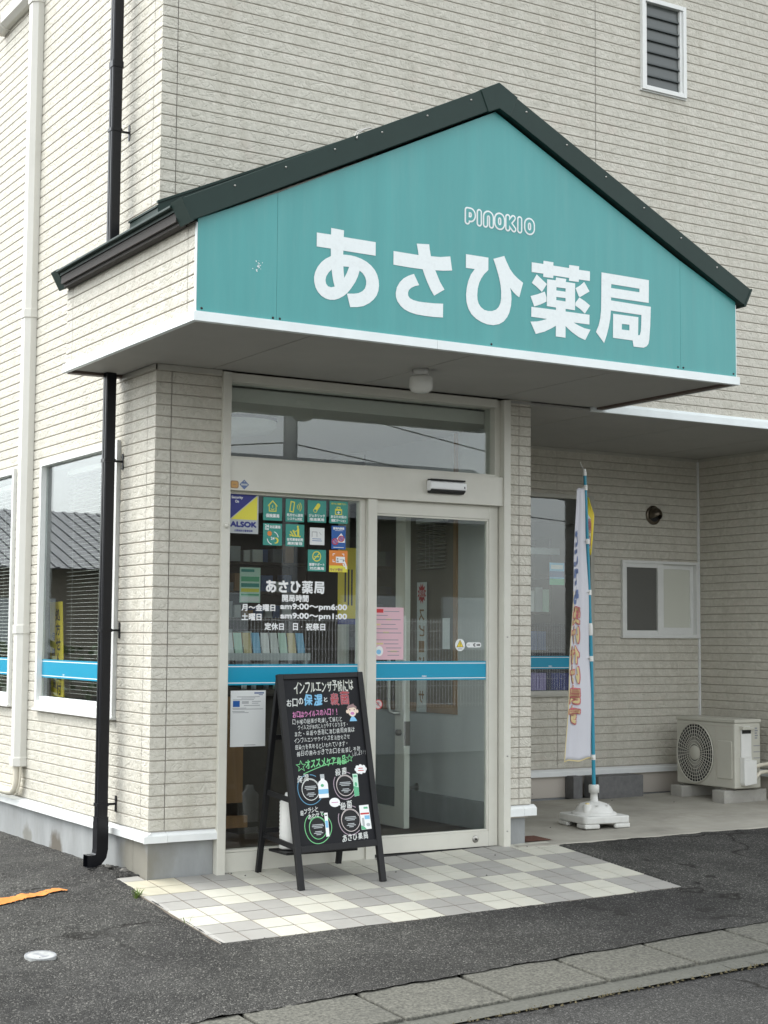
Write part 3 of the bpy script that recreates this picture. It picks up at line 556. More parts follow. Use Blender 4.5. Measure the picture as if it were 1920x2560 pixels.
def split(u0, u1, z0, z1, holes):
    us = sorted({u0, u1, *[h[0] for h in holes], *[h[1] for h in holes]}); us = [u for u in us if u0 <= u <= u1]
    out = []
    for a, b in zip(us[:-1], us[1:]):
        segs = [(z0, z1)]
        for h in holes:
            if h[0] <= a+1e-6 and h[1] >= b-1e-6:
                ns = []
                for p, q in segs:
                    if h[2] > p: ns.append((p, min(q, h[2])))
                    if h[3] < q: ns.append((max(p, h[3]), q))
                segs = [x for x in ns if x[1]-x[0] > 1e-4]
        out += [(a, b, p, q) for p, q in segs]
    return out
def clad(mb, rects, fr, c0=C0, ends=()):
    mb.two = getattr(mb, 'two', set())
    """horizontal-board cladding: every course a face standing 6 mm proud of the joint below it"""
    D = .006; G = .0031
    for u0, u1, z0, z1 in rects:
        k0 = math.floor((z0-c0)/CH-1e-6); k1 = math.ceil((z1-c0)/CH+1e-6)
        prof = []
        for k in range(k0, k1):
            a, b = c0+k*CH, c0+(k+1)*CH
            for z, d in ((a, -D), (a+G*.6, -D), (a+G*1.5, -.0012), (a+G*2.4, 0), (b-G*1.5, 0), (b-G*.7, -.0012), (b-G*.1, -D)):
                if z0-1e-9 <= z <= z1+1e-9: prof.append((z, d))
        if not prof: continue
        if prof[0][0] > z0+1e-6: prof.insert(0, (z0, prof[0][1]))
        if prof[-1][0] < z1-1e-6: prof.append((z1, prof[-1][1]))
        e0 = u0 in ends; e1 = u1 in ends
        V = []
        for z, d in prof: V += [fr(u0-(d if e0 else 0), z, d), fr(u1+(d if e1 else 0), z, d)]
        b0 = len(mb.f); mb.add(V, [(2*i, 2*i+1, 2*i+3, 2*i+2) for i in range(len(prof)-1)])
        mb.two |= {b0+i for i in range(len(prof)-1) if min(prof[i][1], prof[i+1][1]) < -.005}
    return mb
frF = lambda u, z, d: Vector((u, PY-d, z))                       # front face looks to -Y
frL = lambda u, z, d: Vector((PX-d, u, z))                       # left face looks to -X
AY, AX = 1.66, 5.43
frA = lambda u, z, d: Vector((u, AY-d, z))
frR = lambda u, z, d: Vector((AX-d, u, z))
VJ = .0045
def cut(rects, at):                                             # vertical joints as real gaps
    out = []
    for u0, u1, z0, z1 in rects:
        c = [u0]+[a for a in sorted(at) if u0 < a < u1]+[u1]
        for i in range(len(c)-1):
            out.append((c[i]+(VJ/2 if i else 0), c[i+1]-(VJ/2 if i < len(c)-2 else 0), z0, z1))
    return out
TOP = 6.6
UW = (3.412, 3.800, 4.940, 5.575)                                # louvre window
WL = (.470, 1.790, .835, 2.400); WL0 = (2.315, 3.64, .835, 2.400)
WA = (2.87, 4.345, .868, 2.390); WS = (4.622, 5.408, 1.310, 1.908)
front = split(PX, .384, C0, TOP, [])+split(.384, 9.0, 2.792, TOP, [UW])+[]
mb = MB(); clad(mb, cut(split(2.337, 2.505, .281, 2.7915, []), [2.415]), frF, ends=(2.505,)); clad(mb, cut(front, [.082, 3.03, 6.06]), frF, ends=(PX, 2.505)); mb.build('front_wall', M['siding'], bld)
left = split(PY, 6.0, C0, TOP, [WL, WL0]); mb = MB(); clad(mb, cut(left, [.085, 3.2]), frL, ends=(PY,)); mb.build('side_wall', M['siding'], bld)
alc = split(2.505, AX, .315, 2.745, [WA, WS]); mb = MB(); clad(mb, cut(alc, [4.0]), frA, .315); mb.build('bay_wall', M['siding'], bld)
mb = MB(); clad(mb, cut(split(PY, AY, .315, 2.745, []), []), frR, .315, ends=(PY,)); mb.build('bay_side_wall', M['siding'], bld)
mb = MB(); clad(mb, cut(split(AX, 9.0, .281, 2.792, []), []), frF, ends=(AX,)); mb.build('front_wall', M['siding'], bld)
mb = MB(); clad(mb, split(PY, AY, .281, 2.745, []), lambda u, z, d: Vector((2.505+d, u, z)), .281, ends=(PY,)); mb.build('bay_return_wall', M['siding'], bld)
# backing behind the vertical joints, closed rear and right of the house, roof
mb = MB()
for r in split(PX+.012, .384, .2, TOP, [])+split(.384, 9, 2.80, TOP, [UW])+split(2.337, 2.49, .2, 2.79, [])+split(AX+.012, 9, .1, 2.79, []): mb.quad(frF(r[0], r[2], -.010), frF(r[1], r[2], -.010), frF(r[1], r[3], -.010), frF(r[0], r[3], -.010))
for r in split(PY+.012, 6, .2, TOP, [WL, WL0]): mb.quad(frL(r[0], r[2], -.010), frL(r[1], r[2], -.010), frL(r[1], r[3], -.010), frL(r[0], r[3], -.010))
for r in split(2.5, AX, .1, 2.75, [WA, WS]): mb.quad(frA(r[0], r[2], -.010), frA(r[1], r[2], -.010), frA(r[1], r[3], -.010), frA(r[0], r[3], -.010))
for r in split(0, AY, .1, 2.75, []): mb.quad(frR(r[0], r[2], -.010), frR(r[1], r[2], -.010), frR(r[1], r[3], -.010), frR(r[0], r[3], -.010))
mb.build('joint_backing', M['joint'], bld)
mb = MB(); mb.box(.005, 8.995, 6.0, 6.1, 0, TOP); mb.box(8.9, 9.0, -.02, 6.0, 0, TOP); mb.build('rear_wall', M['siding'], bld)
mb = MB(); mb.box(-.35, 9.35, -.4, 6.4, TOP, TOP+.12); mb.build('main_roof', M['green'], bld)
# foundation
mb = MB(); mb.box(0, .384, 0, .2, -.25, .215); mb.box(0, .2, .2, 6.0, -.25, .215); mb.box(2.337, 2.482, .004, .2, -.25, .215); mb.box(2.337, 2.482, .2, 1.68, -.1, .275)
mb.box(2.482, 5.45, 1.68, 1.8, -.1, .275); mb.box(5.45, 5.6, 0, 1.8, -.1, .275); mb.box(5.6, 9, .004, .2, -.2, .275)
mb.build('foundation', M['concrete'], bld, bevel=.004)
# base flashing
def flash(mb, p, q, nrm, z0, z1, d=.032):
    p, q, nrm = Vector(p), Vector(q), Vector(nrm)
    prof = [(0, z1+.006), (d*.62, z1-.004), (d, z1-.014), (d, z0), (d-.006, z0), (d-.006, z0+.004), (0, z0+.006)]
    V = [Vector((e.x, e.y, 0))+nrm*a+Vector((0, 0, z)) for e in (p, q) for a, z in prof]; k = len(prof)
    mb.add(V, [(i, i+1, k+i+1, k+i) for i in range(k-1)]+[tuple(range(k)), tuple(range(k, 2*k))[::-1]])
    mb.build('base_flashing', M['trim'], bld)
flash(MB(), (PX-.03, PY+.012, 0), (.094, PY+.012, 0), (0, -1, 0), .195, .245); flash(MB(), (.0955, PY+.012, 0), (.384, PY+.012, 0), (0, -1, 0), .196, .245)
flash(MB(), (PX+.012, PY-.018, 0), (PX+.012, .12, 0), (-1, 0, 0), .195, .245); flash(MB(), (PX+.012, .1215, 0), (PX+.012, 1.10, 0), (-1, 0, 0), .196, .245); flash(MB(), (PX+.012, 1.1015, 0), (PX+.012, 3.4, 0), (-1, 0, 0), .195, .245)
flash(MB(), (PX+.012, 3.402, 0), (PX+.012, 6, 0), (-1, 0, 0), .196, .245)
flash(MB(), (2.337, PY+.012, 0), (2.44, PY+.012, 0), (0, -1, 0), .212, .272); flash(MB(), (2.4415, PY+.012, 0), (2.535, PY+.012, 0), (0, -1, 0), .213, .272); flash(MB(), (2.494, PY+.0, 0), (2.494, AY, 0), (1, 0, 0), .214, .272)
flash(MB(), (2.5, AY+.012, 0), (AX, AY+.012, 0), (0, -1, 0), .258, .306); flash(MB(), (AX+.012, -.05, 0), (AX+.012, AY, 0), (-1, 0, 0), .259, .306)
# white corner bead of the bay, trim under soffit
mb = MB(); mb.box(AX-.012, AX+.004, AY-.014, AY+.004, .315, 2.74); mb.build('corner_bead', M['trim'], bld)
for q in ((2.505, AX-.013, AY-.012, AY+.004, 2.722, 2.7445), (AX-.012, AX+.004, PY, AY-.015, 2.722, 2.7445), (PX-.006, .383, PY-.007, PY+.004, 2.735, 2.764), (PX-.007, PX+.004, PY-.007, .45, 2.735, 2.7635)):
    mb = MB(); mb.box(*q); mb.build('soffit_moulding', M['bronzeframe'], bld)
# soffit over the bay and the white fascia at the foot of the upper wall
mb = MB()
for a, b in ((2.337, 3.10), (3.106, 4.01), (4.016, 4.92), (4.926, 6.0)): mb.box(a, b, PY-.005, AY+.02, 2.745, 2.76)
mb.build('bay_soffit', M['soffit'], bld)
mb = MB(); mb.box(2.975, 9.0, PY-.022, PY+.002, 2.742, 2.790); mb.box(2.975, 9.0, PY-.010, PY+.002, 2.791, 2.806); mb.build('bay_fascia', M['fascia'], bld, bevel=.002)

# --- canopy
CX0, CX1, CYF, CYB = -.335, 3.07, -1.235, .50
RX, RZ = 1.3675, 4.205; EX0, EZ = -.43, 3.318; SL = (RZ-EZ)/(RX-EX0)
can = MB(); clad(can, cut(split(CYF, CYB, 2.80, 3.235, []), [-1.15, .405]), lambda u, z, d: Vector((CX0-d, u, z)), 2.795, ends=(CYF, CYB))
clad(can, split(CYF, PY, 2.80, 3.235, []), lambda u, z, d: Vector((CX1+d, u, z)), 2.795); clad(can, split(CX0, PX, 2.80, 3.30, []), lambda u, z, d: Vector((u, CYB+d, z)), 2.795, ends=(CX0,))
canopy = can.build('canopy', M['siding'], bld)
canopy['_o'] = (0, 0, 0)
mb = MB(); mb.box(CX0+.008, CX1-.008, CYF+.002, PY-.01, 2.79, 3.24); mb.box(CX0+.008, PX-.01, PY-.01, CYB-.008, 2.79, 3.27)
mb.prism([(CX0+.01, 3.241), (CX1-.01, 3.241), (RX, RZ-.15)], (CYF+.002, PY-.01), lambda a, b, n: Vector((a, n, b))); mb.build('canopy_core', M['joint'], canopy)
# soffit boards with open joints
mb = MB(); xsf = [CX0+.004, .322, 1.285, 2.235, CX1-.004]
for a, b in zip(xsf[:-1], xsf[1:]): mb.box(a+.003, b-.003, CYF+.004, -.016, 2.768, 2.786)
mb.box(CX0+.004, PX-.002, -.0155, CYB-.004, 2.768, 2.786)
mb.build('soffit', M['soffit'], canopy)
mb = MB(); mb.box(CX0-.015, 1.0, CYF-.027, CYF+.006, 2.757, 2.803); mb.box(1.0015, CX1+.016, CYF-.027, CYF+.006, 2.757, 2.803); mb.build('fascia', M['fascia'], canopy, bevel=.0015)
mb = MB(); mb.box(CX0-.0155, CX0+.012, CYF+.007, CYB+.012, 2.757, 2.8035); mb.build('fascia', M['fascia'], canopy, bevel=.0015); mb = MB(); mb.box(CX1-.012, CX1+.0165, CYF+.007, PY-.024, 2.757, 2.803); mb.build('fascia', M['fascia'], canopy, bevel=.0015)
mb = MB(); mb.box(CX1-.058, CX1-.0125, CYF+.007, PY-.024, 2.755, 2.768); mb.build('drip_edge', M['brownedge'], canopy); mb = MB(); mb.box(CX0+.013, PX-.004, CYB-.05, CYB+.004, 2.752, 2.768); mb.box(CX0+.013, PX-.004, CYB+.005, CYB+.014, 2.757, 2.80)
mb.build('drip_edge', M['brownedge'], canopy)
# roof: two sheet-metal slopes with low seams
frX = lambda a, b, n: Vector((a, n, b))
rf = MB()
def slope(x0, x1, y0, y1):
    zz = lambda x: RZ-abs(x-RX)*SL
    rf.prism([(x0, zz(x0)-.045), (x1, zz(x1)-.045), (x1, zz(x1)-.012), (x0, zz(x0)-.012)], (y0, y1), frX)
slope(EX0+.02, 0, -1.15, .42); slope(0, RX, -1.15, PY-.003); slope(RX, 2*RX-EX0-.02, -1.15, PY-.003)
rf.build('roof', M['green'], canopy)
roofp = canopy
mb = MB()
UP = Vector((SL, 0, -1)).normalized()
for sgn in (1, -1):
    fx = lambda x: RX-sgn*(RX-x)
    pt = [(EX0, EZ), (RX, RZ), (RX, RZ-.128), (EX0+.0535, EZ-.099)]
    pt = [(fx(a), b) for a, b in pt]
    mb.prism(pt, (-1.285, -1.16), frX)
b_ = mb.build('barge_board', M['green'], canopy, bevel=.003)
mb = MB(); mb.prism([(EX0, EZ), (-.012, EZ+(-.012-EX0)*SL), (-.012, EZ+(-.012-EX0)*SL-.128), (EX0+.0535, EZ-.099)], (.42, .52), frX); mb.build('barge_board', M['green'], canopy, bevel=.003)
mb = MB()                                                        # folded cap at the peak
L_ = .13
pk = [(RX-L_*.92, RZ-L_*.92*SL+.004), (RX, RZ+.005), (RX+L_*.92, RZ-L_*.92*SL+.004), (RX+L_*.92-.05, RZ-L_*.92*SL-.108), (RX, RZ-.136), (RX-L_*.92+.05, RZ-L_*.92*SL-.108)]
mb.prism(pk, (-1.290, -1.155), frX); mb.build('peak_cap', M['green'], canopy, bevel=.003)
for sgn in (1, -1):                                              # end caps of the boards
    mb = MB(); fx = lambda x: RX-sgn*(RX-x)
    mb.prism([(fx(EX0-.003), EZ+.003), (fx(EX0+.006), EZ+.007), (fx(EX0+.062), EZ-.100), (fx(EX0+.0505), EZ-.104)], (-1.288, -1.157), frX); mb.build('board_end', M['green'], canopy)
mb = MB(); mb.box(EX0+.045, CX0-.008, -1.155, .418, 3.222, 3.262); mb.box(EX0+.028, EX0+.046, -1.155, .418, 3.238, 3.300); mb.build('eave_board', M['eave'], canopy)
mb = MB(); mb.box(EX0-.004, EX0+.03, -1.155, .418, 3.299, 3.312); mb.build('drip_strip', M['green'], canopy, bevel=.003)
mb = MB()                                                        # wall flashings
zf = lambda x: EZ+(x-EX0)*SL
mb.prism([(-.022, zf(-.022)-.02), (1.29, zf(1.29)-.02), (1.29, zf(1.29)+.095), (-.022, zf(-.022)+.13)], (PY-.014, PY-.002), frX)
mb.prism([(-.028, zf(-.022)+.128), (1.29, zf(1.29)+.093), (1.29, zf(1.29)+.105), (-.028, zf(-.022)+.142)], (PY-.022, PY-.001), frX)
mb.box(PX-.014, PX-.002, PY-.012, .365, zf(-.022)-.02, zf(-.022)+.105); mb.box(PX-.022, PX-.001, PY-.012, .37, zf(-.022)+.106, zf(-.022)+.118)
mb.build('wall_flashing', M['green'], canopy)
for i in range(1, 7):
    for sgn in (1, -1):
        mb = MB(); x = EX0+i*.27; xx = RX-sgn*(RX-x); z = zf(x)-.034; mb.lathe([(0, -1.2895), (.004, -1.289), (.0055, -1.284)], (xx, 0, z), 8, 'y'); mb.build('board_screw', M['steel'], canopy)
# crumpled end of a wire tie sticking out over the board
mb = MB(); mb.tube([(.50, -1.29, zf(.5)-.02), (.52, -1.27, zf(.5)+.018), (.56, -1.26, zf(.56)+.016), (.60, -1.262, zf(.6)+.012)], .004, 6); mb.tube([(.49, -1.28, zf(.49)-.015), (.515, -1.262, zf(.51)+.022), (.575, -1.255, zf(.575)+.018)], .004, 6); mb.build('wire_tie', M['steel'], canopy)

# --- sign on the gable
SY = -1.237
frS = lambda a, b, n: Vector((a, SY-.016-n, b))
sign = thing('shop_sign', 'large teal gable sign with white shop name lettering over the entrance', 'sign', (RX, SY, 2.8))
SB = 2.8035; SE = 3.222
zt = lambda x: SE+(x-CX0)*SL if x < RX else SE+(CX1-x)*SL
S1, S2 = .086, 2.645
frB = lambda a, b, n: Vector((a, n, b))
for poly in ([(CX0+.004, SB), (S1-.0005, SB), (S1-.0005, zt(S1)), (CX0+.004, zt(CX0)+.02)], [(S1+.0005, SB), (S2-.0005, SB), (S2-.0005, zt(S2)), (RX, zt(RX)), (S1+.0005, zt(S1))], [(S2+.0005, SB), (CX1-.003, SB), (CX1-.003, zt(CX1)+.02), (S2+.0005, zt(S2))]):
    mb = MB(); mb.prism(poly, (SY-.014, SY-.002), frB); mb.build('panel', M['teal'], sign, bevel=.001)
mb = MB()
for ch in 'あさひ薬局': fillpoly(mb, NAME_GLYPHS[ch], lambda a, b: frS(a, b, .0004))
mb.build('shop_name_lettering', M['signwhite'], sign)
# outlined rounded roman letters
def brand(fr, x0, x1, z0, z1, w, ow, n, wm, tm, parent, slope=0.0):
    H = z1-z0; Wd = x1-x0; k = Wd/7.45
    def arc(cx, cy, rx, ry, a, b, m=10): return [(cx+rx*math.cos(R(a+(b-a)*i/m)), cy+ry*math.sin(R(a+(b-a)*i/m))) for i in range(m+1)]
    h = w/2; t, bt = H-h-ow, h+ow; L = []
    def O(c): r = .31*k; return [[(c-r, bt+r*1.1), (c-r, (bt+t)/2), (c-r, t-r*1.1)]+arc(c, t-r*1.1, r, r*1.1, 180, 0)+[(c+r, bt+r*1.1)]+arc(c, bt+r*1.1, r, r*1.1, 0, -180)]
    c = .62*k; L += [[(c-.28*k, bt), (c-.28*k, t)], [(c-.28*k, t), (c+.02*k, t)]+arc(c+.02*k, t-.24*H, .30*k, .24*H, 90, -90)+[(c-.2*k, t-.48*H)]]
    L += [[(1.55*k, bt), (1.55*k, t)]]
    c = 2.48*k; L += [[(c-.3*k, bt), (c-.3*k, t-.3*k)]+arc(c, t-.3*k, .3*k, .3*k, 180, 0)+[(c+.3*k, bt)]]
    L += O(3.63*k)
    c = 4.72*k; L += [[(c-.25*k, bt), (c-.25*k, t)], [(c+.32*k, t), (c-.1*k, (t+bt)/2), (c+.38*k, bt)]]
    L += [[(5.72*k, bt), (5.72*k, t)]]
    L += O(6.75*k)
    a, b = MB(), MB()
    for i, p in enumerate(L):
        q = [(x0+x, z0+z+slope*x) for x, z in p]
        cl_ = abs(q[0][0]-q[-1][0])+abs(q[0][1]-q[-1][1]) < 1e-5
        a.stroke(q, w+2*ow, fr, n+i*5e-5, cl_)
        if tm: b.stroke(q, w, fr, n+1.2e-3+i*5e-5, cl_)
    if tm: a.build('brand_outline', wm, parent); b.build('brand_lettering', tm, parent)
    return a
brand(frS, 1.168, 1.632, 3.430, 3.524, .0165, .0088, .0, M['signwhite'], M['tealflat'], sign)
for x, z in ((-.306, 2.819), (.068, 2.815), (.105, 2.815), (1.344, 2.818), (2.625, 2.820), (2.664, 2.820), (3.046, 2.820)):
    mb = MB(); mb.lathe([(0, -.006), (.004, -.005), (.0065, 0)], (x, SY-.014, z), 10, 'y'); mb.build('screw', M['darkvoid'], sign)
mb = MB()
for k in range(16):
    a, b = -.02+random.gauss(0, .012)+.02*(k/16), 3.03+.055*k/16; r = random.uniform(.0015, .0045)
    mb.quad(*[frS(a+r*random.uniform(.5, 1.2)*math.cos(t), b+r*random.uniform(.5, 1.4)*math.sin(t), .0003+k*2e-5) for t in (0, 1, 2, 3, 4, 5)])
mb.build('bird_dropping', M['signwhite'], sign)
mb = MB(); mb.box(CX0-.002, CX0+.0035, SY-.012, SY+.004, SB, 3.225); mb.build('edge_trim', M['fascia'], sign); mb = MB(); mb.box(CX1-.0025, CX1+.003, SY-.012, SY+.004, SB, 3.225); mb.build('edge_trim', M['fascia'], sign)

# --- canopy lamp
lamp = thing('ceiling_lamp', 'small white opal globe lamp on the canopy soffit', 'lamp', (1.30, -.64, 2.768))
mb = MB(); mb.lathe([(0, .0), (.043, .0), (.043, -.03), (.040, -.034), (0, -.034)], (1.30, -.64, 2.768), 32); mb.build('holder', M['whiteplastic'], lamp)
mb = MB(); mb.lathe([(.043, -.034), (.060, -.040), (.066, -.052), (.066, -.098), (.058, -.118), (.035, -.129), (0, -.131)], (1.30, -.64, 2.768), 36); mb.build('globe', M['globe'], lamp)

# --- entrance: frame, sliding door, fixed pane, transom
ent = M['cream']
fr_ = MB(); fr_.box(.384, .433, -.048, .11, -.03, 2.757); fr_.box(.433, .452, -.012, .09, .127, 2.10)
fr_.box(2.287, 2.337, -.048, .11, -.02, 2.757); fr_.box(2.247, 2.2865, -.004, .11, 2.278, 2.757); fr_.box(.433, 2.247, -.03, .10, 2.708, 2.757); fr_.box(.433, 2.247, -.006, .10, 2.2785, 2.294)
fr_.box(1.337, 1.397, -.02, .055, -.02, 2.10)
fr_.box(.433, 1.337, -.008, .06, -.03, .112); fr_.box(.433, 1.337, .000, .05, .113, .127); fr_.box(1.300, 1.3365, .012, .06, .127, 2.10); fr_.box(.452, 1.30, .012, .06, 2.085, 2.10)
frame = fr_.build('entrance_frame', ent, bld, bevel=.002); frame['_o'] = (0, 0, 0)
mb = MB(); mb.box(.4335, 2.2865, -.036, .09, 2.1005, 2.278); mb.build('operator_cover', ent, frame, bevel=.002)
mb = MB(); mb.box(1.30, 2.30, -.005, .09, .0, .034); mb.build('floor_rail', M['darkvoid'], frame)
for z in (.13, .58, 1.3): mb = MB(); mb.lathe([(0, -.0495), (.006, -.049), (.006, -.0475)], (2.312, 0, z), 10, 'y'); mb.build('frame_screw', M['steel'], frame)
for nm, x0, x1, z0, z1, y in (('transom_pane', .433, 2.247, 2.294, 2.708, .045), ('fixed_pane', .452, 1.30, .127, 2.085, .03)):
    mb = MB(); mb.box(x0, x1, y, y+.006, z0, z1); mb.build(nm, M['glass'], frame)
# inner roller rail seen through the transom
mb = MB(); mb.box(.45, 2.24, .16, .20, 2.665, 2.70); mb.build('inner_rail', ent, frame)
dl = MB(); dl.box(2.215, 2.28, .010, .050, .040, 2.10); dl.box(1.397, 2.2149, .0105, .050, 2.018, 2.0995); dl.box(1.397, 2.2149, .0105, .050, .040, .130); dl.box(1.397, 2.2149, .016, .044, .1305, .142); dl.box(1.397, 2.2149, .016, .044, 2.006, 2.0175); dl.box(2.203, 2.2149, .016, .044, .1425, 2.0055); dl.box(1.34, 1.3968, .056, .09, .04, 2.10)
door = dl.build('sliding_door', ent, bld, bevel=.002); door['_o'] = (0, 0, 0)
mb = MB(); mb.box(1.397, 2.203, .027, .033, .142, 2.006); mb.build('door_pane', M['glass'], door)
mb = MB(); mb.lathe([(0, .004), (.017, .0045), (.021, .007), (.022, .0105)], (2.118, 0, .088), 24, 'y'); mb.build('lock', M['steel'], door)
mb = MB(); mb.lathe([(0, .002), (.007, .003), (.007, .005)], (2.118, 0, .088), 12, 'y'); mb.build('keyhole', M['darkvoid'], door)
# blue film bands with white pinstripes
def band(fr, a0, a1, b0, b1, parent, tcs, n=.001):
    mb = MB(); mb.prism([(a0, b0), (a1, b0), (a1, b1), (a0, b1)], (0, n), fr); o = mb.build('film_band', M['blue'], parent)
    h = b1-b0; mb = MB(); mb.rect(a0, a1, b0+.085*h, b0+.125*h, fr, n+.0004); mb.rect(a0, a1, b1-.125*h, b1-.085*h, fr, n+.0004)
    for tc in tcs:
        m2 = brand(fr, tc-.016, tc+.016, b0+.17*h, b0+.17*h+.009, .0010, .0002, n+.0004, None, None, None); mb.add(m2.v, m2.f)
    mb.build('band_print', M['white'], parent)
gF = lambda y: (lambda a, b, n: Vector((a, y-n, b)))
band(gF(.029), .4525, 1.2995, 1.022, 1.137, frame, [.87]); band(gF(.026), 1.3975, 2.2025, 1.040, 1.152, door, [1.756])

def film_frame(x): return lambda a, b, n: Vector((x-n, a, b))
# --- windows of the side wall
def side_window(u0, u1, z0, z1, tcs):
    mb = MB(); t = .032
    mb.box(PX-.022, .016, u0, u0+t, z0, z1); mb.box(PX-.022, .016, u1-t, u1, z0, z1); mb.box(PX-.0225, .016, u0+t, u1-t, z1-.04, z1); mb.box(PX-.0225, .016, u0+t, u1-t, z0, z0+.045)
    mb.box(PX-.034, PX+.0, u0-.012, u1+.012, z0-.014, z0-.001); mb.box(PX-.004, .014, u0+t, u1-t, z0+.0455, z0+.075)
    w = mb.build('window', M['winframe'], bld, bevel=.002); w['_o'] = (0, 0, 0)
    mb = MB(); mb.box(.004, .010, u0+t, u1-t, z0+.075, z1-.04); mb.build('pane', M['glass'], w)
    band(film_frame(.0035), u0+t+.001, u1-t-.001, 1.027, 1.140, w, tcs); return w
side_window(*WL, [1.36]); side_window(*WL0, [3.0])
def blind(u0, u1, z0, z1, x, label, axis='x', tilt=-.32, step=.0245, hw=.012):
    th = thing('venetian_blind', label, 'blind', (x, (u0+u1)/2, z1) if axis == 'x' else ((u0+u1)/2, x, z1), 'venetian blinds behind the shop windows')
    f = (lambda d, u, z: Vector((x+d, u, z))) if axis == 'x' else (lambda d, u, z: Vector((u, x+d, z)))
    mb = MB(); z = z0
    while z < z1-.03:
        mb.add([f(-hw, u0, z+hw*tilt), f(-hw, u1, z+hw*tilt), f(0, u1, z+.0015), f(0, u0, z+.0015), f(hw, u1, z-hw*tilt), f(hw, u0, z-hw*tilt)], [(0, 1, 2, 3), (3, 2, 4, 5)])
        z += step
    mb.build('slats', M['blind'], th)
    mb = MB()
    for u in (u0+.12, (u0+u1)/2, u1-.12):
        p = [f(-.0135, u-.0012, z0), f(-.0135, u+.0012, z0), f(-.0135, u+.0012, z1), f(-.0135, u-.0012, z1)]; mb.quad(*p)
    mb.build('cord', M['blind'], th)
    mb = MB(); a, b = f(-.015, u0, z1-.03), f(.02, u1, z1); mb.box(min(a.x, b.x), max(a.x, b.x), min(a.y, b.y), max(a.y, b.y), a.z, b.z); mb.build('head_rail', M['blind'], th); return th
blind(.55, 1.72, .93, 2.34, .145, 'white venetian blind behind the side window next to the corner, yellow board in front', hw=.007, tilt=-.1)
blind(2.36, 3.6, .93, 2.34, .145, 'white venetian blind behind the farther side window, left of the ivory pipe duct', hw=.010, tilt=-.25)

# --- louvre window upstairs
x0, x1, z0, z1 = UW; mb = MB(); t = .028
mb.box(x0, x0+t, PY-.026, PY+.09, z0, z1); mb.box(x1-t, x1, PY-.026, PY+.09, z0, z1); mb.box(x0+t, x1-t, PY-.0255, PY+.09, z1-.03, z1); mb.box(x0+t, x1-t, PY-.0255, PY+.09, z0, z0+.03)
mb.box(x0+t, x0+t+.020, PY-.012, PY+.08, z0+.03, z1-.03); mb.box(x1-t-.020, x1-t, PY-.012, PY+.08, z0+.03, z1-.03); mb.box(x0-.009, x1+.009, PY-.012, PY+.004, z0-.009, z0-.0005)
lw = mb.build('louvre_window', M['winframe'], bld, bevel=.002); lw['_o'] = (0, 0, 0)
mb = MB(); mk = MB(); n = 7; hh = (z1-z0-.06)/n
for k in range(n):
    zb = z0+.03+k*hh
    mb.add([(x0+t+.021, PY+.004, zb-.004), (x1-t-.021, PY+.004, zb-.004), (x1-t-.021, PY+.010, zb+hh+.004), (x0+t+.021, PY+.010, zb+hh+.004),
            (x0+t+.021, PY+.010, zb-.006), (x1-t-.021, PY+.010, zb-.006), (x1-t-.021, PY+.016, zb+hh+.002), (x0+t+.021, PY+.016, zb+hh+.002)], [(0, 1, 2, 3), (4, 7, 6, 5), (0, 4, 5, 1), (2, 6, 7, 3)])
    if k: mk.box(x0+t+.002, x1-t-.002, PY-.006, PY+.014, zb-.008, zb+.002)
mb.build('louvre_panes', mat('grey_frosted_glass', (.085, .095, .092), .22), lw)
mk.build('blade_edge', mat('glass_edge', (.04, .05, .05), .4), lw)
mb = MB(); mb.box(x0+t, x1-t, PY+.07, PY+.08, z0+.03, z1-.03); mb.build('inner_backing', M['darkvoid'], lw)  # plain near-black sheet closing the window behind the panes

# --- bay windows
x0, x1, z0, z1 = WA; mb = MB(); t = .035
mb.box(x0, x0+t, AY-.022, AY+.07, z0, z1); mb.box(x1-t, x1, AY-.022, AY+.07, z0, z1); mb.box(x0+t, x1-t, AY-.0215, AY+.07, z1-.03, z1); mb.box(x0+t, x1-t, AY-.0215, AY+.07, z0, z0+.03); mb.box(x0-.012, x1+.012, AY-.032, AY+.002, z0-.012, z0-.0005); mb.box(x1-t-.04, x1-t, AY+.02, AY+.06, z0+.03, z1-.03)
bw = mb.build('bay_window', M['bronzeframe'], bld, bevel=.002); bw['_o'] = (0, 0, 0)
mb = MB(); mb.box(x0+t, x1-t-.04, AY+.03, AY+.036, z0+.03, z1-.03); mb.build('pane', M['glass'], bw)
band(gF(AY+.0295), x0+t+.001, x1-t-.041, 1.062, 1.160, bw, [3.955])
x0, x1, z0, z1 = WS; t = .022; mb = MB()
mb.box(x0, x0+t, AY-.024, AY+.08, z0, z1); mb.box(x1-t, x1, AY-.024, AY+.08, z0, z1); mb.box(x0+t, x1-t, AY-.0235, AY+.08, z1-.022, z1); mb.box(x0+t, x1-t, AY-.0235, AY+.08, z0, z0+.02); mb.box(x0-.01, x1+.01, AY-.030, AY+.002, z0-.010, z0-.0005)
sw = mb.build('sliding_window', M['winframe'], bld, bevel=.002); sw['_o'] = (0, 0, 0); xm = 5.02
mb = MB(); mb.box(x0+t, x0+t+.03, AY-.012, AY+.012, z0+.02, z1-.022); mb.box(xm-.03, xm+.03, AY-.012, AY+.012, z0+.02, z1-.022); mb.box(x0+t+.03, xm-.03, AY-.0115, AY+.012, z1-.055, z1-.022); mb.box(x0+t+.03, xm-.03, AY-.0115, AY+.012, z0+.02, z0+.05); mb.build('outer_sash', M['winframe'], sw, bevel=.002)
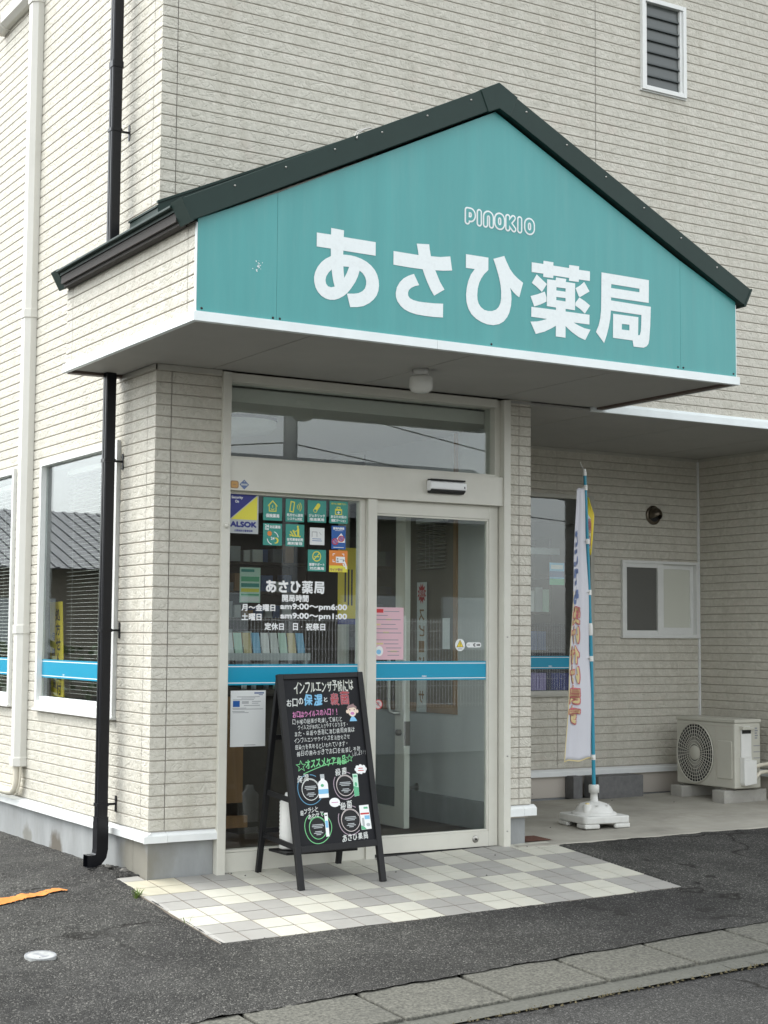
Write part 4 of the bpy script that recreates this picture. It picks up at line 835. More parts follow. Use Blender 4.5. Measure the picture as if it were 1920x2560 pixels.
mb = MB(); mb.box(xm+.03, x1-t, AY+.018, AY+.04, z1-.06, z1-.022); mb.box(xm+.03, x1-t, AY+.018, AY+.04, z0+.02, z0+.075); mb.box(x1-t-.03, x1-t, AY+.018, AY+.04, z0+.075, z1-.06); mb.build('inner_sash', M['winframe'], sw, bevel=.002)
mb = MB(); mb.box(x0+t+.03, xm-.03, AY+.006, AY+.010, z0+.05, z1-.055); mb.build('insect_screen', M['screen'], sw)
mb = MB(); mb.box(xm+.03, x1-t-.03, AY+.026, AY+.032, z0+.075, z1-.06); mb.build('frosted_pane', M['frost'], sw)

# --- rooms behind the glass
FL = .10
mb = MB(); mb.box(.10, 2.36, .06, 5.9, FL-.04, FL); mb.box(2.36, 8.9, AY+.13, 5.9, FL-.04, FL); mb.build('interior_floor', M['floorin'], bld)
mb = MB(); mb.box(.05, 2.36, .12, 5.9, 2.62, 2.70); mb.box(2.36, 8.9, AY+.13, 5.9, 2.55, 2.63); mb.build('interior_ceiling', M['ceilin'], bld)
mb = MB(); mb.box(2.36, 2.48, .11, .62, FL, 2.62); mb.box(2.36, 2.48, .62, AY+.1, FL, 2.62)
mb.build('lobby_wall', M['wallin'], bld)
mb = MB(); mb.box(2.35, 2.3595, .60, AY+.1, .86, 2.3); mb.build('lobby_opening_shade', M['wallbeige'], bld)  # dark sheet on the solid wall stands in for a dim opening
mb = MB(); mb.box(2.3445, 2.3595, .565, .60, .80, 2.62); mb.box(2.3445, 2.3595, .60, AY+.1, .80, .86); mb.build('lobby_opening_frame', M['brownpaper'], bld)
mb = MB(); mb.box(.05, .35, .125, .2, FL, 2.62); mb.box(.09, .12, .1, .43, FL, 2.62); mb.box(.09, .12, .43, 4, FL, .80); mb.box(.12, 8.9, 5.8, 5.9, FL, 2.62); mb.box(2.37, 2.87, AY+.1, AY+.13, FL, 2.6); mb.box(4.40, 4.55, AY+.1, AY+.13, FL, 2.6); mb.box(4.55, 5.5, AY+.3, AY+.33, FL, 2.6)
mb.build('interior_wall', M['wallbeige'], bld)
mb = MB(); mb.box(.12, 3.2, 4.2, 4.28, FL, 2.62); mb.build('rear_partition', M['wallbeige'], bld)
# inner door standing open
dr = MB(); X = 1.93; Y0, Y1 = .49, 1.35
dr.box(X-.02, X+.02, Y0, Y0+.115, FL+.01, 2.30); dr.box(X-.02, X+.02, Y1-.09, Y1, FL+.01, 2.30); dr.box(X-.0195, X+.0195, Y0+.115, Y1-.09, FL+.01, FL+.13); dr.box(X-.0195, X+.0195, Y0+.115, Y1-.09, 2.18, 2.30)
ind = dr.build('inner_door', ent, bld, bevel=.003); ind['_o'] = (0, 0, 0)
mb = MB(); mb.box(X-.003, X+.003, Y0+.115, Y1-.09, FL+.13, 2.18); mb.build('inner_pane', M['glass'], ind)
mb = MB(); mb.tube([(X-.02, Y0+.06, .82), (X-.06, Y0+.06, .82), (X-.075, Y0+.085, .83), (X-.075, Y0+.10, .86), (X-.075, Y0+.10, 1.28)], .011, 10); mb.build('pull_handle', M['steel'], ind)
mb = MB(); mb.lathe([(0, -.05), (.018, -.048), (.02, -.04), (.02, -.02)], (X, Y0+.05, .70), 20, 'x'); mb.box(X-.022, X+.022, Y0-.003, Y0+.001, .62, .77); mb.build('door_lock', M['bronze'], ind)
mb = MB(); mb.tube([(2.36, 1.05, .30), (2.27, 1.05, .30)], [.006, .009], 10); mb.lathe([(0, -.004), (.028, -.003), (.028, 0)], (2.36, 1.05, .30), 20, 'x'); tag(mb.build('door_stop', M['steel']), 'round steel door stop on the pale lobby wall', 'door stop')
# counter and shelves
cnt = thing('reception_counter', 'brown wood ended counter behind the fixed entrance pane', 'counter', (.9, .9, FL))
mb = MB(); mb.box(.50, .90, .70, .74, .30, .93); mb.build('end_panel', M['wood'], cnt); mb = MB(); mb.box(.48, 1.75, .72, 1.3, .935, .97); mb.build('counter_top', M['darkwood'], cnt); mb = MB(); mb.box(.92, 1.75, .80, 1.25, FL, .93); mb.build('counter_body', M['darkwood'], cnt); mb = MB(); mb.box(.48, .94, .71, .745, FL+.05, .22); mb.build('kick_panel', M['wood'], cnt)
cols = [M[k] for k in ('paper', 'silver', 'greyink', 'mint', 'silver', 'brownpaper', 'paper', 'clothblue')]
def shelf(label, x0, x1, y, zs, d=.25):
    s = thing('product_shelf', label, 'shelf', ((x0+x1)/2, y, FL))
    mb = MB()
    for z in zs: mb.box(x0, x1, y, y+d, z-.018, z)
    mb.build('shelf_boards', M['darkwood'], s); mb = MB(); mb.box(x0, x1, y+d, y+d+.015, FL, zs[-1]+.3); mb.box(x0-.015, x0, y, y+d, FL, zs[-1]+.3); mb.box(x1, x1+.015, y, y+d, FL, zs[-1]+.3); mb.build('shelf_case', M['darkwood'], s); return s
shelf('dark product shelf behind the fixed entrance pane', 1.22, 1.88, 1.75, [1.02, 1.22, 1.42, 1.60, 1.80, 2.02])
nb = 0
for z in (1.02, 1.22, 1.42, 1.60, 1.80):
    x = 1.24
    while x < 1.80:
        w = random.uniform(.04, .09); h = random.uniform(.05, .13); c = random.choice(cols)
        mb = MB(); mb.box(x, x+w, 1.77+random.random()*.05, 1.92, z+.001, z+h); o = mb.build('medicine_box', c)
        tag(o, 'small medicine box standing on the dark shelf behind the fixed entrance pane', 'box', 'medicine boxes on the dark shelf'); x += w+random.uniform(.004, .03)
# row of leaflets on the counter
for k in range(9):
    x = .86+k*.062; c = [M['paper'], M['mint'], M['clothyellow'], M['paleblue'], M['white']][k % 5]
    mb = MB(); mb.add([(x, .86, 1.16), (x+.05, .86, 1.16), (x+.05, .90, 1.315), (x, .90, 1.315), (x, .87, 1.16), (x+.05, .87, 1.16), (x+.05, .91, 1.315), (x, .91, 1.315)], [(0, 1, 2, 3), (4, 7, 6, 5), (0, 4, 5, 1), (2, 6, 7, 3), (0, 3, 7, 4), (1, 5, 6, 2)])
    mb.rect(x+.006, x+.044, 1.285, 1.30, lambda a, b, n: Vector((a, .8588+(b-1.16)*.258-.0, b)))
    tag(mb.build('leaflet', c), 'leaflet standing in the counter rack behind the fixed entrance pane', 'leaflet', 'leaflets in the counter rack')
mb = MB(); mb.box(.84, 1.43, .84, .93, 1.145, 1.158); mb.box(.84, 1.43, .84, .846, 1.158, 1.19); mb.box(.85, .87, .86, .88, .97, 1.145); mb.box(1.40, 1.42, .86, .88, .97, 1.145); tag(mb.build('leaflet_rack', M['silver']), 'grey rack holding a row of leaflets on the counter', 'rack')
for k in range(7):
    x = .95+k*.075; mb = MB(); h = random.uniform(.06, .11); mb.lathe([(0, 0), (.016, 0), (.016, h*.7), (.007, h*.8), (.007, h), (0, h)], (x, .80+.02*(k % 2), .9705), 12); tag(mb.build('small_bottle', cols[k % 8]), 'small bottle on the counter behind the fixed entrance pane', 'bottle', 'bottles on the counter')
rl = thing('round_ceiling_light', 'round white ceiling light inside above the transom', 'lamp', (.86, .75, 2.62))
mb = MB(); mb.lathe([(0, 0), (.24, 0), (.24, -.02)], (.86, .75, 2.62), 36); mb.build('rim', M['darkvoid'], rl); mb = MB(); mb.lathe([(.235, -.02), (.235, -.05), (.20, -.085), (0, -.095)], (.86, .75, 2.62), 36); mb.build('cover', M['whiteplastic'], rl)
# posters and board inside
def poster(name, label, cat, x0, x1, z0, z1, y, base, items):
    t = thing(name, label, cat, ((x0+x1)/2, y, z0)); f = gF(y)
    mb = MB(); mb.prism([(x0, z0), (x1, z0), (x1, z1), (x0, z1)], (-.0015, 0), f); mb.build('sheet', base, t)
    W_, H_ = x1-x0, z1-z0; d = {}
    for kind, m, a, b, c, e in items:
        k = d.setdefault(m, MB()); k.rect(x0+a*W_, x0+b*W_, z0+c*H_, z0+e*H_, f, .0006+.0001*len(k.f))
    for m, k in d.items(): k.build('print', M[m], t)
    return t
poster('poster', 'green and white poster inside on the left, behind the entrance glass', 'poster', .765, .900, 1.492, 1.70, .5, M['mint'], [('r', 'stick_green', .06, .7, .87, .95), ('r', 'midgreen', .06, .94, .60, .74), ('r', 'stick_green', .06, .94, .44, .55), ('r', 'stick_yellow', .06, .94, .30, .40), ('r', 'midgreen', .06, .94, .2, .25), ('r', 'paper', .06, .94, .03, .16)])
poster('poster', 'yellow poster inside near the centre post with a red heading strip', 'poster', 1.60, 1.80, 1.40, 1.86, .8, M['yellow'], [('r', 'red', .74, .9, .3, .9), ('r', 'ink', .48, .54, .2, .7), ('r', 'ink', .36, .42, .2, .7), ('r', 'ink', .24, .30, .25, .7), ('r', 'navy', 0, 1, -.06, .02)])
hb = thing('hanging_banner', 'long narrow white banner with red burst seen in mirror writing through the sliding door', 'banner', (2.33, .95, .78))
fH = lambda a, b, n: Vector((2.335-n, a, b)); mb = MB(); mb.prism([(.90, .80), (1.02, .80), (1.02, 1.66), (.90, 1.66)], (-.001, 0), fH); mb.build('sheet', M['paper'], hb)
mb = MB(); mb.quad(*[fH(.96+(.055 if k % 2 else .036)*math.cos(k*math.pi/12), 1.585+(.072 if k % 2 else .045)*math.sin(k*math.pi/12), .001) for k in range(24)]); mb.build('burst', M['red'], hb)
mb = MB(); text(mb, '危険', (.925, .995, 1.56, 1.61), fH, n=.0016)
mb.build('burst_lettering', M['paper'], hb)
mb = MB(); z = 1.48
for ch in 'スピード': text(mb, ch if ch != 'ー' else '丨', (.925, .995, z-.075, z), fH, .002, n=.001); z -= .105
for ch in 'サ': text(mb, ch, (.925, .995, .86, .94), fH, .002, n=.001)
mb.build('lettering', M['brownpaper'], hb)
blind(.66, 1.00, 1.75, 2.08, 2.325, 'short venetian blind seen through the sliding door above the hanging banner')
mb = MB(); mb.box(2.33, 2.335, .62, .70, 1.22, 1.42); tag(mb.build('wall_notice', M['paper']), 'small white notice on the lobby wall', 'notice')
yb = thing('yellow_board', 'yellow prescription board with black vertical writing leaning inside the side window', 'board', (.10, 1.8, .90))
fY = lambda a, b, n: Vector((.100-n+.02*(b-.9), 1.745-a+(b-.89)*.17, b))
mb = MB(); mb.prism([(-.105, .905), (.125, .905), (.125, 1.505), (-.105, 1.505)], (-.006, 0), fY); mb.build('panel', M['yellow'], yb)
mb = MB(); z = 1.462
for ch in '処方せん受付': text(mb, ch, (-.002+.004, .088, z-.080, z), fY, .0035, n=.0008); z -= .0935
z = 1.31
for ch in '保険薬局': text(mb, ch, (-.068, -.012, z-.055, z), fY, .002, n=.0008); z -= .10
mb.build('lettering', M['ink'], yb)
mb = MB(); mb.box(.09, .094, .60, .70, .95, 1.56); mb.rect(.605, .695, .96, 1.55, film_frame(.0896)); tag(mb.build('white_panel', M['paper']), 'white sheet with blue edge inside the side window, mostly behind the black downpipe', 'sheet')

# goods behind the bay window
shelf('product shelf behind the bay window', 3.0, 4.25, AY+.42, [1.20, 1.50, 1.78], .2)
for z in (1.20, 1.50):
    x = 3.55
    while x < 4.2:
        w = random.uniform(.04, .08); h = random.uniform(.12, .22); mb = MB(); mb.box(x, x+w, AY+.43, AY+.55, z+.001, z+h); mb.box(x+.008, x+w-.008, AY+.428, AY+.4295, z+h*.3, z+h*.7)
        tag(mb.build('product_pack', random.choice(cols)), 'product pack on the shelf behind the bay window', 'pack', 'packs behind the bay window'); x += w+.008
for x, c, s in ((3.80, 'purple', 'lilac storage crate on the sill behind the bay window, left one'), (4.02, 'navy', 'navy storage crate on the sill behind the bay window, behind the banner')):
    mb = MB(); mb.box(x, x+.17, AY+.10, AY+.25, .90, 1.03); 
    for k in range(5): mb.box(x+.01+k*.032, x+.03+k*.032, AY+.094, AY+.099, .915, 1.01)
    tag(mb.build('crate', M[c]), s, 'crate')
poster('poster', 'blue and green picture poster stuck inside the bay window', 'poster', 3.98, 4.12, 1.70, 1.87, AY+.037+.03, M['paleblue'], [('r', 'clothblue', 0, 1, .35, .62), ('r', 'midgreen', 0, 1, 0, .28), ('r', 'paper', .1, .9, .72, .9)])
mb = MB(); mb.box(3.3, 4.3, AY+.36, AY+.38, 1.95, 2.0); tag(mb.build('valance_rail', M['silver']), 'grey rail across the top inside the bay window', 'rail')

# ------------------------------------------------------------------ stickers and lettering on the entrance glass
GY = .029; fg = gF(GY)
def sticker(label, x0, x1, z0, z1, base, f=fg, name='sticker', cat='sticker', group='stickers on the entrance glass'):
    t = thing(name, label, cat, ((x0+x1)/2, GY, z0), group); mb = MB(); mb.prism([(x0, z0), (x1, z0), (x1, z1), (x0, z1)], (0, .0006), f); mb.build('film', base, t); return t
def part(t, nm, mname, fn):
    mb = MB(); fn(mb); return mb.build(nm, M[mname], t)
N1, N2, N3 = .0010, .0014, .0018
t = sticker('silver security sticker with blue and yellow triangles on the fixed pane', .465, .645, 1.866, 2.090, M['silver'])
part(t, 'blue_field', 'navy', lambda m: m.quad(fg(.469, 1.946, N1), fg(.637, 2.085, N1), fg(.469, 2.085, N1)))
part(t, 'yellow_field', 'stick_yellow', lambda m: m.quad(fg(.474, 1.944, N1), fg(.637, 1.944, N1), fg(.637, 2.078, N1)))
part(t, 'heading', 'white', lambda m: (text(m, 'Security', (.476, .547, 2.056, 2.075), fg, .0006, N2), text(m, 'On', (.499, .522, 2.037, 2.053), fg, .0006, N2)))
part(t, 'lettering', 'navy', lambda m: (text(m, 'ALSOK', (.469, .636, 1.900, 1.934), fg, .0032, N1), text(m, '北関東綜合警備保障', (.495, .610, 1.875, 1.888), fg, .0004, N1)))
def gsticker(label, x0, x1, z0, z1, l1, l2=None, base='stick_green'):
    t = sticker(label, x0, x1, z0, z1, M[base]); w = x1-x0
    def f(m):
        if l2: text(m, l1, (x0+.07*w, x1-.07*w, z0+.030, z0+.048), fg, .0006, N1); text(m, l2, (x0+.10*w, x1-.10*w, z0+.008, z0+.026), fg, .0006, N1)
        elif l1: text(m, l1, (x0+.14*w, x1-.14*w, z0+.016, z0+.038), fg, .0008, N1)
    part(t, 'lettering', 'white', f); return t
t = gsticker('green sticker with yellow house, first in the top row', .675, .794, 1.947, 2.078, '保険薬局')
part(t, 'house_icon', 'stick_yellow', lambda m: (m.stroke([(.707, 2.03), (.734, 2.058), (.762, 2.03)], .006, fg, N1), m.stroke([(.713, 2.03), (.713, 2.0), (.756, 2.0), (.756, 2.03)], .005, fg, N1), m.stroke([(.734, 2.032), (.734, 2.022)], .004, fg, N1), m.stroke([(.724, 2.013), (.734, 2.008), (.744, 2.013)], .004, fg, N1)))
t = gsticker('green sticker with yellow phone sending waves, second in the top row', .817, .937, 1.945, 2.076, '処方せん送信', 'システム対応')
part(t, 'phone_icon', 'stick_yellow', lambda m: (m.stroke([(.844, 2.005), (.852, 2.061), (.874, 2.057), (.866, 2.001)], .006, fg, N1, True), m.ring((.884, 2.032), .010, .013, .004, fg, N1, -50, 50, 8), m.ring((.886, 2.032), .020, .022, .004, fg, N1, -50, 50, 8), m.ring((.888, 2.032), .030, .032, .004, fg, N1, -50, 50, 8)))
t = gsticker('green sticker with yellow capsule, third in the top row', .960, 1.081, 1.948, 2.075, 'ジェネリック', '推進薬局')
part(t, 'capsule_icon', 'stick_yellow', lambda m: (m.stroke([(1.012, 2.022), (1.030, 2.047)], .024, fg, N1), m.ring((1.009, 2.017), .011, .011, .004, fg, N2, 0, 360, 14)))
part(t, 'capsule_core', 'stick_green', lambda m: m.disc((1.008, 2.015), .0085, .0085, fg, N2+.0002))
t = gsticker('green sticker with yellow first aid case, fourth in the top row', 1.103, 1.225, 1.948, 2.078, 'あなたの街の', '健康ステーション')
part(t, 'case_icon', 'stick_yellow', lambda m: (m.stroke([(1.142, 2.001), (1.142, 2.030), (1.184, 2.030), (1.184, 2.001)], .005, fg, N1, True), m.stroke([(1.153, 2.032), (1.153, 2.043), (1.173, 2.043), (1.173, 2.032)], .004, fg, N1), m.rect(1.143, 1.183, 2.022, 2.029, fg, N2), text(m, '何でもご相談下さい', (1.115, 1.213, 2.056, 2.068), fg, .0003, N1)))
part(t, 'cross', 'white', lambda m: (m.stroke([(1.163, 2.004), (1.163, 2.019)], .004, fg, N2), m.stroke([(1.1555, 2.0115), (1.1705, 2.0115)], .004, fg, N2)))
t = sticker('green sticker with sun, moon and 24 in a circle, below the house sticker', .676, .796, 1.806, 1.930, M['stick_green'])
part(t, 'lettering', 'white', lambda m: (text(m, '24', (.686, .712, 1.905, 1.924), fg, .001, N1), text(m, '時間', (.687, .711, 1.892, 1.902), fg, .0004, N1), text(m, '対応薬局', (.716, .785, 1.902, 1.920), fg, .0006, N1), text(m, '24', (.724, .748, 1.837, 1.854), fg, .001, N2), m.ring((.737, 1.850), .034, .034, .0045, fg, N1, 5, 75, 10), m.ring((.737, 1.846), .034, .034, .0045, fg, N1, 185, 260, 10)))
part(t, 'sun', 'stick_orange', lambda m: m.quad(*[fg(.717+(.017 if k % 2 else .012)*math.cos(k*math.pi/8), 1.873+(.017 if k % 2 else .012)*math.sin(k*math.pi/8), N1) for k in range(16)]))
part(t, 'moon', 'stick_yellow', lambda m: m.quad(*([fg(.757+.017*math.cos(R(a)), 1.834+.017*math.sin(R(a)), N1) for a in range(120, -121, -20)]+[fg(.753+.011*math.cos(R(a)), 1.834+.0125*math.sin(R(a)), N1) for a in range(-110, 111, 20)])))
t = gsticker('green sticker with yellow carer beside a bed, below the phone sticker', .819, .939, 1.805, 1.931, '在宅患者訪問', '薬剤管理')
part(t, 'carer_icon', 'stick_yellow', lambda m: (m.stroke([(.846, 1.872), (.866, 1.864), (.913, 1.864)], .006, fg, N1), m.stroke([(.850, 1.889), (.868, 1.868)], .006, fg, N1), m.stroke([(.848, 1.870), (.848, 1.860)], .003, fg, N1), m.stroke([(.910, 1.864), (.910, 1.858)], .003, fg, N1), m.disc((.897, 1.918), .006, .007, fg, N1), m.stroke([(.899, 1.905), (.900, 1.872)], .013, fg, N1), m.stroke([(.895, 1.898), (.876, 1.886)], .005, fg, N1), m.disc((.869, 1.893), .006, .006, fg, N1), m.stroke([(.872, 1.884), (.884, 1.868)], .008, fg, N1)))
t = sticker('small white sticker with grey print, third in the second row', .976, 1.071, 1.819, 1.918, M['paper'])
part(t, 'print', 'greyink', lambda m: (m.stroke([(.99, 1.865), (.99, 1.893), (1.022, 1.893), (1.022, 1.865)], .003, fg, N1), m.stroke([(1.036, 1.893), (1.05, 1.878)], .002, fg, N1)))
part(t, 'print_line', 'deepblue', lambda m: (m.rect(.992, 1.05, 1.852, 1.855, fg, N1), m.rect(.992, 1.055, 1.841, 1.844, fg, N1)))
t = sticker('tall blue sticker with red prohibition rings over a white house', 1.118, 1.212, 1.799, 1.934, M['deepblue'])
part(t, 'house', 'white', lambda m: (m.quad(fg(1.150, 1.858, N1), fg(1.2085, 1.858, N1), fg(1.182, 1.893, N1)), m.rect(1.157, 1.207, 1.838, 1.858, fg, N1), text(m, '敷地内禁煙', (1.128, 1.202, 1.912, 1.927), fg, .0008, N1), m.rect(1.14, 1.192, 1.906, 1.908, fg, N1), m.rect(1.13, 1.20, 1.808, 1.811, fg, N1)))
part(t, 'prohibition_ring', 'red', lambda m: (m.ring((1.182, 1.860), .019, .016, .005, fg, N2, 0, 360, 22), m.ring((1.142, 1.842), .019, .017, .005, fg, N2, 0, 360, 22), m.stroke([(1.169, 1.872), (1.195, 1.849)], .004, fg, N2), m.stroke([(1.129, 1.854), (1.155, 1.831)], .004, fg, N2)))
part(t, 'ring_core', 'purple', lambda m: (m.disc((1.182, 1.860), .016, .013, fg, N1+.0002), m.disc((1.142, 1.842), .016, .014, fg, N1+.0002)))
t = gsticker('green no smoking support sticker with yellow ring, in the third row', .964, 1.082, 1.667, 1.791, '禁煙サポート', '対応薬局')
part(t, 'ring_icon', 'stick_yellow', lambda m: (m.ring((1.0215, 1.753), .026, .027, .0055, fg, N1, 0, 360, 26), m.stroke([(1.004, 1.735), (1.039, 1.771)], .005, fg, N2), m.stroke([(1.008, 1.751), (1.036, 1.751)], .005, fg, N1)))
t = sticker('orange card reader sticker with a hand holding a card', 1.104, 1.226, 1.666, 1.792, M['stick_orange'])
part(t, 'lower_strip', 'stick_yellow', lambda m: m.rect(1.1045, 1.2255, 1.6665, 1.704, fg, N1))
part(t, 'lettering', 'brownpaper', lambda m: text(m, 'マイナ受付', (1.109, 1.194, 1.670, 1.690), fg, .0010, N2))
part(t, 'viewfinder', 'white', lambda m: (m.stroke([(1.129, 1.762), (1.129, 1.772), (1.141, 1.772)], .004, fg, N1), m.stroke([(1.190, 1.772), (1.201, 1.772), (1.201, 1.762)], .004, fg, N1), m.stroke([(1.129, 1.738), (1.129, 1.726), (1.141, 1.726)], .004, fg, N1), m.rect(1.148, 1.208, 1.720, 1.756, fg, N2)))
part(t, 'card_print', 'greyink', lambda m: (m.disc((1.159, 1.743), .005, .005, fg, N3), m.rect(1.152, 1.166, 1.724, 1.733, fg, N3), m.rect(1.172, 1.200, 1.740, 1.742, fg, N3), m.disc((1.199, 1.733), .006, .006, fg, N3)))
part(t, 'hand', 'white', lambda m: (m.stroke([(1.217, 1.690), (1.212, 1.712), (1.204, 1.726)], .010, fg, N3+.0003), m.stroke([(1.204, 1.700), (1.196, 1.714)], .007, fg, N3+.0003)))

wl_ = thing('window_lettering', 'white shop name and opening hours lettering on the fixed entrance pane', 'lettering', (.88, GY, 1.33))
def wline(nm, items):
    for s, bx, bd in items: mb = MB(); text(mb, s, bx, fg, bd, .0006); mb.build(nm, M['white'], wl_)
mb = MB()
for ch in 'あさひ薬局': fillpoly(mb, NAME_GLYPHS[ch], lambda a, b: fg(.698+(a-.287)*.3770/2.146, 1.538+(b-2.905)*.074/.405, .0008))
mb.build('name_line', M['white'], wl_)
wline('heading_line', [('開局時間', (.801, .972, 1.489, 1.531), .0016)])
wline('weekday_line', [('月～金曜日', (.547, .759, 1.434, 1.475), .0016), ('am9:00～pm6:00', (.790, 1.226, 1.437, 1.481), .0022)])
wline('saturday_line', [('土曜日', (.548, .673, 1.381, 1.422), .0016), ('am9:00～pm1:00', (.791, 1.226, 1.384, 1.428), .0022)])
wline('holiday_line', [('定休日', (.692, .815, 1.328, 1.370), .0016), ('日', (.872, .905, 1.328, 1.370), .0016), ('・', (.926, .932, 1.345, 1.352), .0), ('祝祭日', (.955, 1.082, 1.328, 1.370), .0016)])

def notice(name, label, cat, x0, x1, z0, z1, base, y=GY, skew=0.0):
    t = thing(name, label, cat, ((x0+x1)/2, y, z0)); f0 = gF(y); f = lambda a, b, n: f0(a, b+skew*(a-x0), n)
    mb = MB(); mb.prism([(x0, z0), (x1, z0), (x1, z1), (x0, z1)], (0, .0008), f); mb.build('sheet', base, t); return t, f
t, f = notice('paper_notice', 'white paper notice with a small blue box taped low on the fixed pane', 'notice', .489, .705, .683, .992, M['paper'])
part(t, 'blue_box', 'deepblue', lambda m: m.rect(.503, .545, .902, .936, f, N1))
part(t, 'heading', 'clothblue', lambda m: (m.rect(.634, .694, .974, .982, f, N1), m.rect(.662, .688, .966, .970, f, N1)))
part(t, 'text_lines', 'greyink', lambda m: [m.rect(a, b, c, c+.0028, f, N1) for a, b, c in ((.527, .668, .956), (.555, .64, .949), (.503, .632, .940), (.50, .585, .894), (.503, .69, .888), (.50, .575, .876), (.503, .60, .869), (.558, .60, .93), (.558, .60, .925), (.558, .60, .920), (.62, .675, .93), (.62, .66, .92), (.57, .67, .908), (.575, .645, .690))])
GD = .0265
t, f = notice('pink_notice', 'pink printed notice taped on the sliding door glass beside the centre post', 'notice', 1.417, 1.610, 1.162, 1.468, M['pink'], GD)
part(t, 'heading', 'red', lambda m: m.rect(1.418, 1.470, 1.436, 1.458, f, N1))
part(t, 'highlight', 'clothyellow', lambda m: [m.rect(a, b, c, c+.010, f, N1) for a, b, c in ((1.49, 1.525, 1.392), (1.42, 1.45, 1.362), (1.42, 1.47, 1.25), (1.47, 1.51, 1.315), (1.52, 1.565, 1.205))])
part(t, 'text_lines', 'greyink', lambda m: [m.rect(a, b, c, c+.0045, f, N1) for a, b, c in ((1.475, 1.58, 1.442), (1.42, 1.50, 1.418), (1.42, 1.59, 1.394), (1.455, 1.555, 1.366), (1.42, 1.57, 1.340), (1.42, 1.595, 1.316), (1.42, 1.575, 1.275), (1.475, 1.575, 1.252), (1.49, 1.595, 1.228), (1.50, 1.58, 1.207), (1.50, 1.58, 1.185))])
part(t, 'round_picture', 'paper', lambda m: m.disc((1.444, 1.212), .026, .030, f, N1))
part(t, 'picture', 'paleblue', lambda m: m.disc((1.440, 1.207), .016, .014, f, N2))
fd = gF(GD)
t = thing('warning_sticker', 'white oval sticker with yellow warning triangle on the sliding door', 'sticker', (2.013, GD, 1.213), 'stickers on the entrance glass'); part(t, 'film', 'paper', lambda m: m.disc((2.013, 1.249), .036, .037, fd, .0006))
part(t, 'triangle_edge', 'ink', lambda m: m.quad(fd(1.987, 1.236, N1), fd(2.039, 1.236, N1), fd(2.013, 1.281, N1)))
part(t, 'triangle', 'yellow', lambda m: m.quad(fd(1.992, 1.239, N2), fd(2.034, 1.239, N2), fd(2.013, 1.275, N2)))
part(t, 'exclamation', 'ink', lambda m: (m.stroke([(2.013, 1.263), (2.013, 1.251)], .0045, fd, N3), m.disc((2.013, 1.2445), .0026, .0026, fd, N3), m.rect(1.997, 2.029, 1.224, 1.227, fd, N3)))
t = thing('arrow_sticker', 'white pill shaped automatic door sticker with black arrow on the sliding door', 'sticker', (2.11, GD, 1.235), 'stickers on the entrance glass')
part(t, 'film', 'paper', lambda m: m.stroke([(2.074, 1.250), (2.154, 1.250)], .031, fd, .0006))
part(t, 'arrow', 'ink', lambda m: (m.stroke([(2.118, 1.259), (2.110, 1.250), (2.118, 1.241)], .005, fd, N1), m.stroke([(2.125, 1.259), (2.117, 1.250), (2.125, 1.241)], .003, fd, N1), text(m, '自動', (2.134, 2.160, 1.243, 1.257), fd, .0006, N1), m.rect(2.066, 2.084, 1.248, 1.251, fd, N1)))
t = thing('hand_warning_sticker', 'round red ringed sticker with crossed out hand on the sliding door', 'sticker', (1.439, GD, .875), 'stickers on the entrance glass')
part(t, 'film', 'chalkgreypink', lambda m: m.disc((1.439, .902), .029, .029, fd, .0006)); part(t, 'ring', 'red', lambda m: (m.ring((1.439, .902), .0265, .0265, .005, fd, N2, 0, 360, 26), m.stroke([(1.421, .920), (1.457, .884)], .004, fd, N3)))
part(t, 'hand', 'greyink', lambda m: [m.stroke([(1.439, .895), (1.439+.014*math.cos(R(a)), .897+.019*math.sin(R(a)))], .004, fd, N1) for a in (50, 72, 92, 112, 160)])
fc = gF(-.0365)
t = thing('push_button_sticker', 'brown and orange rounded sticker on the cover above the fixed pane', 'sticker', (.453, -.036, 2.112), 'stickers on the door cover')
def rr(m, x0, x1, z0, z1, r, f, n): m.quad(*[f(cx+r*math.cos(R(a)), cz+r*math.sin(R(a)), n) for cx, cz, a0 in ((x1-r, z1-r, 0), (x0+r, z1-r, 90), (x0+r, z0+r, 180), (x1-r, z0+r, 270)) for a in range(a0, a0+91, 18)])
part(t, 'film', 'brownpaper', lambda m: rr(m, .436, .488, 2.110, 2.153, .012, fc, .0005)); part(t, 'centre', 'amber', lambda m: rr(m, .442, .482, 2.115, 2.148, .010, fc, N1)); part(t, 'slot', 'brownpaper', lambda m: m.rect(.453, .472, 2.128, 2.134, fc, N2))
t = thing('diamond_sticker', 'small dark blue diamond sticker on the cover above the fixed pane', 'sticker', (.522, -.036, 2.106), 'stickers on the door cover')
part(t, 'film', 'clothblue', lambda m: m.quad(fc(.492, 2.134, .0005), fc(.522, 2.106, .0005), fc(.552, 2.134, .0005), fc(.522, 2.162, .0005))); part(t, 'band', 'silver', lambda m: (m.rect(.502, .542, 2.129, 2.139, fc, N1), m.disc((.522, 2.150), .003, .003, fc, N1)))
t = thing('door_sensor', 'white box shaped door sensor on the cover above the sliding door', 'sensor', (1.85, -.036, 2.15))
mb = MB(); mb.prism([(2.166, -.037), (2.226, -.037), (2.226, -.062), (2.216, -.086), (2.178, -.086), (2.166, -.066)], (1.727, 1.985), lambda a, b, n: Vector((n, b, a))); mb.build('housing', M['white'], t, bevel=.006, seg=3)
mb = MB(); mb.prism([(2.152, -.0365), (2.1655, -.0365), (2.1655, -.066), (2.176, -.082), (2.166, -.082), (2.152, -.060)], (1.733, 1.979), lambda a, b, n: Vector((n, b, a))); mb.box(1.733, 1.979, -.082, -.037, 2.2265, 2.236); mb.build('window', M['darkvoid'], t, bevel=.003)
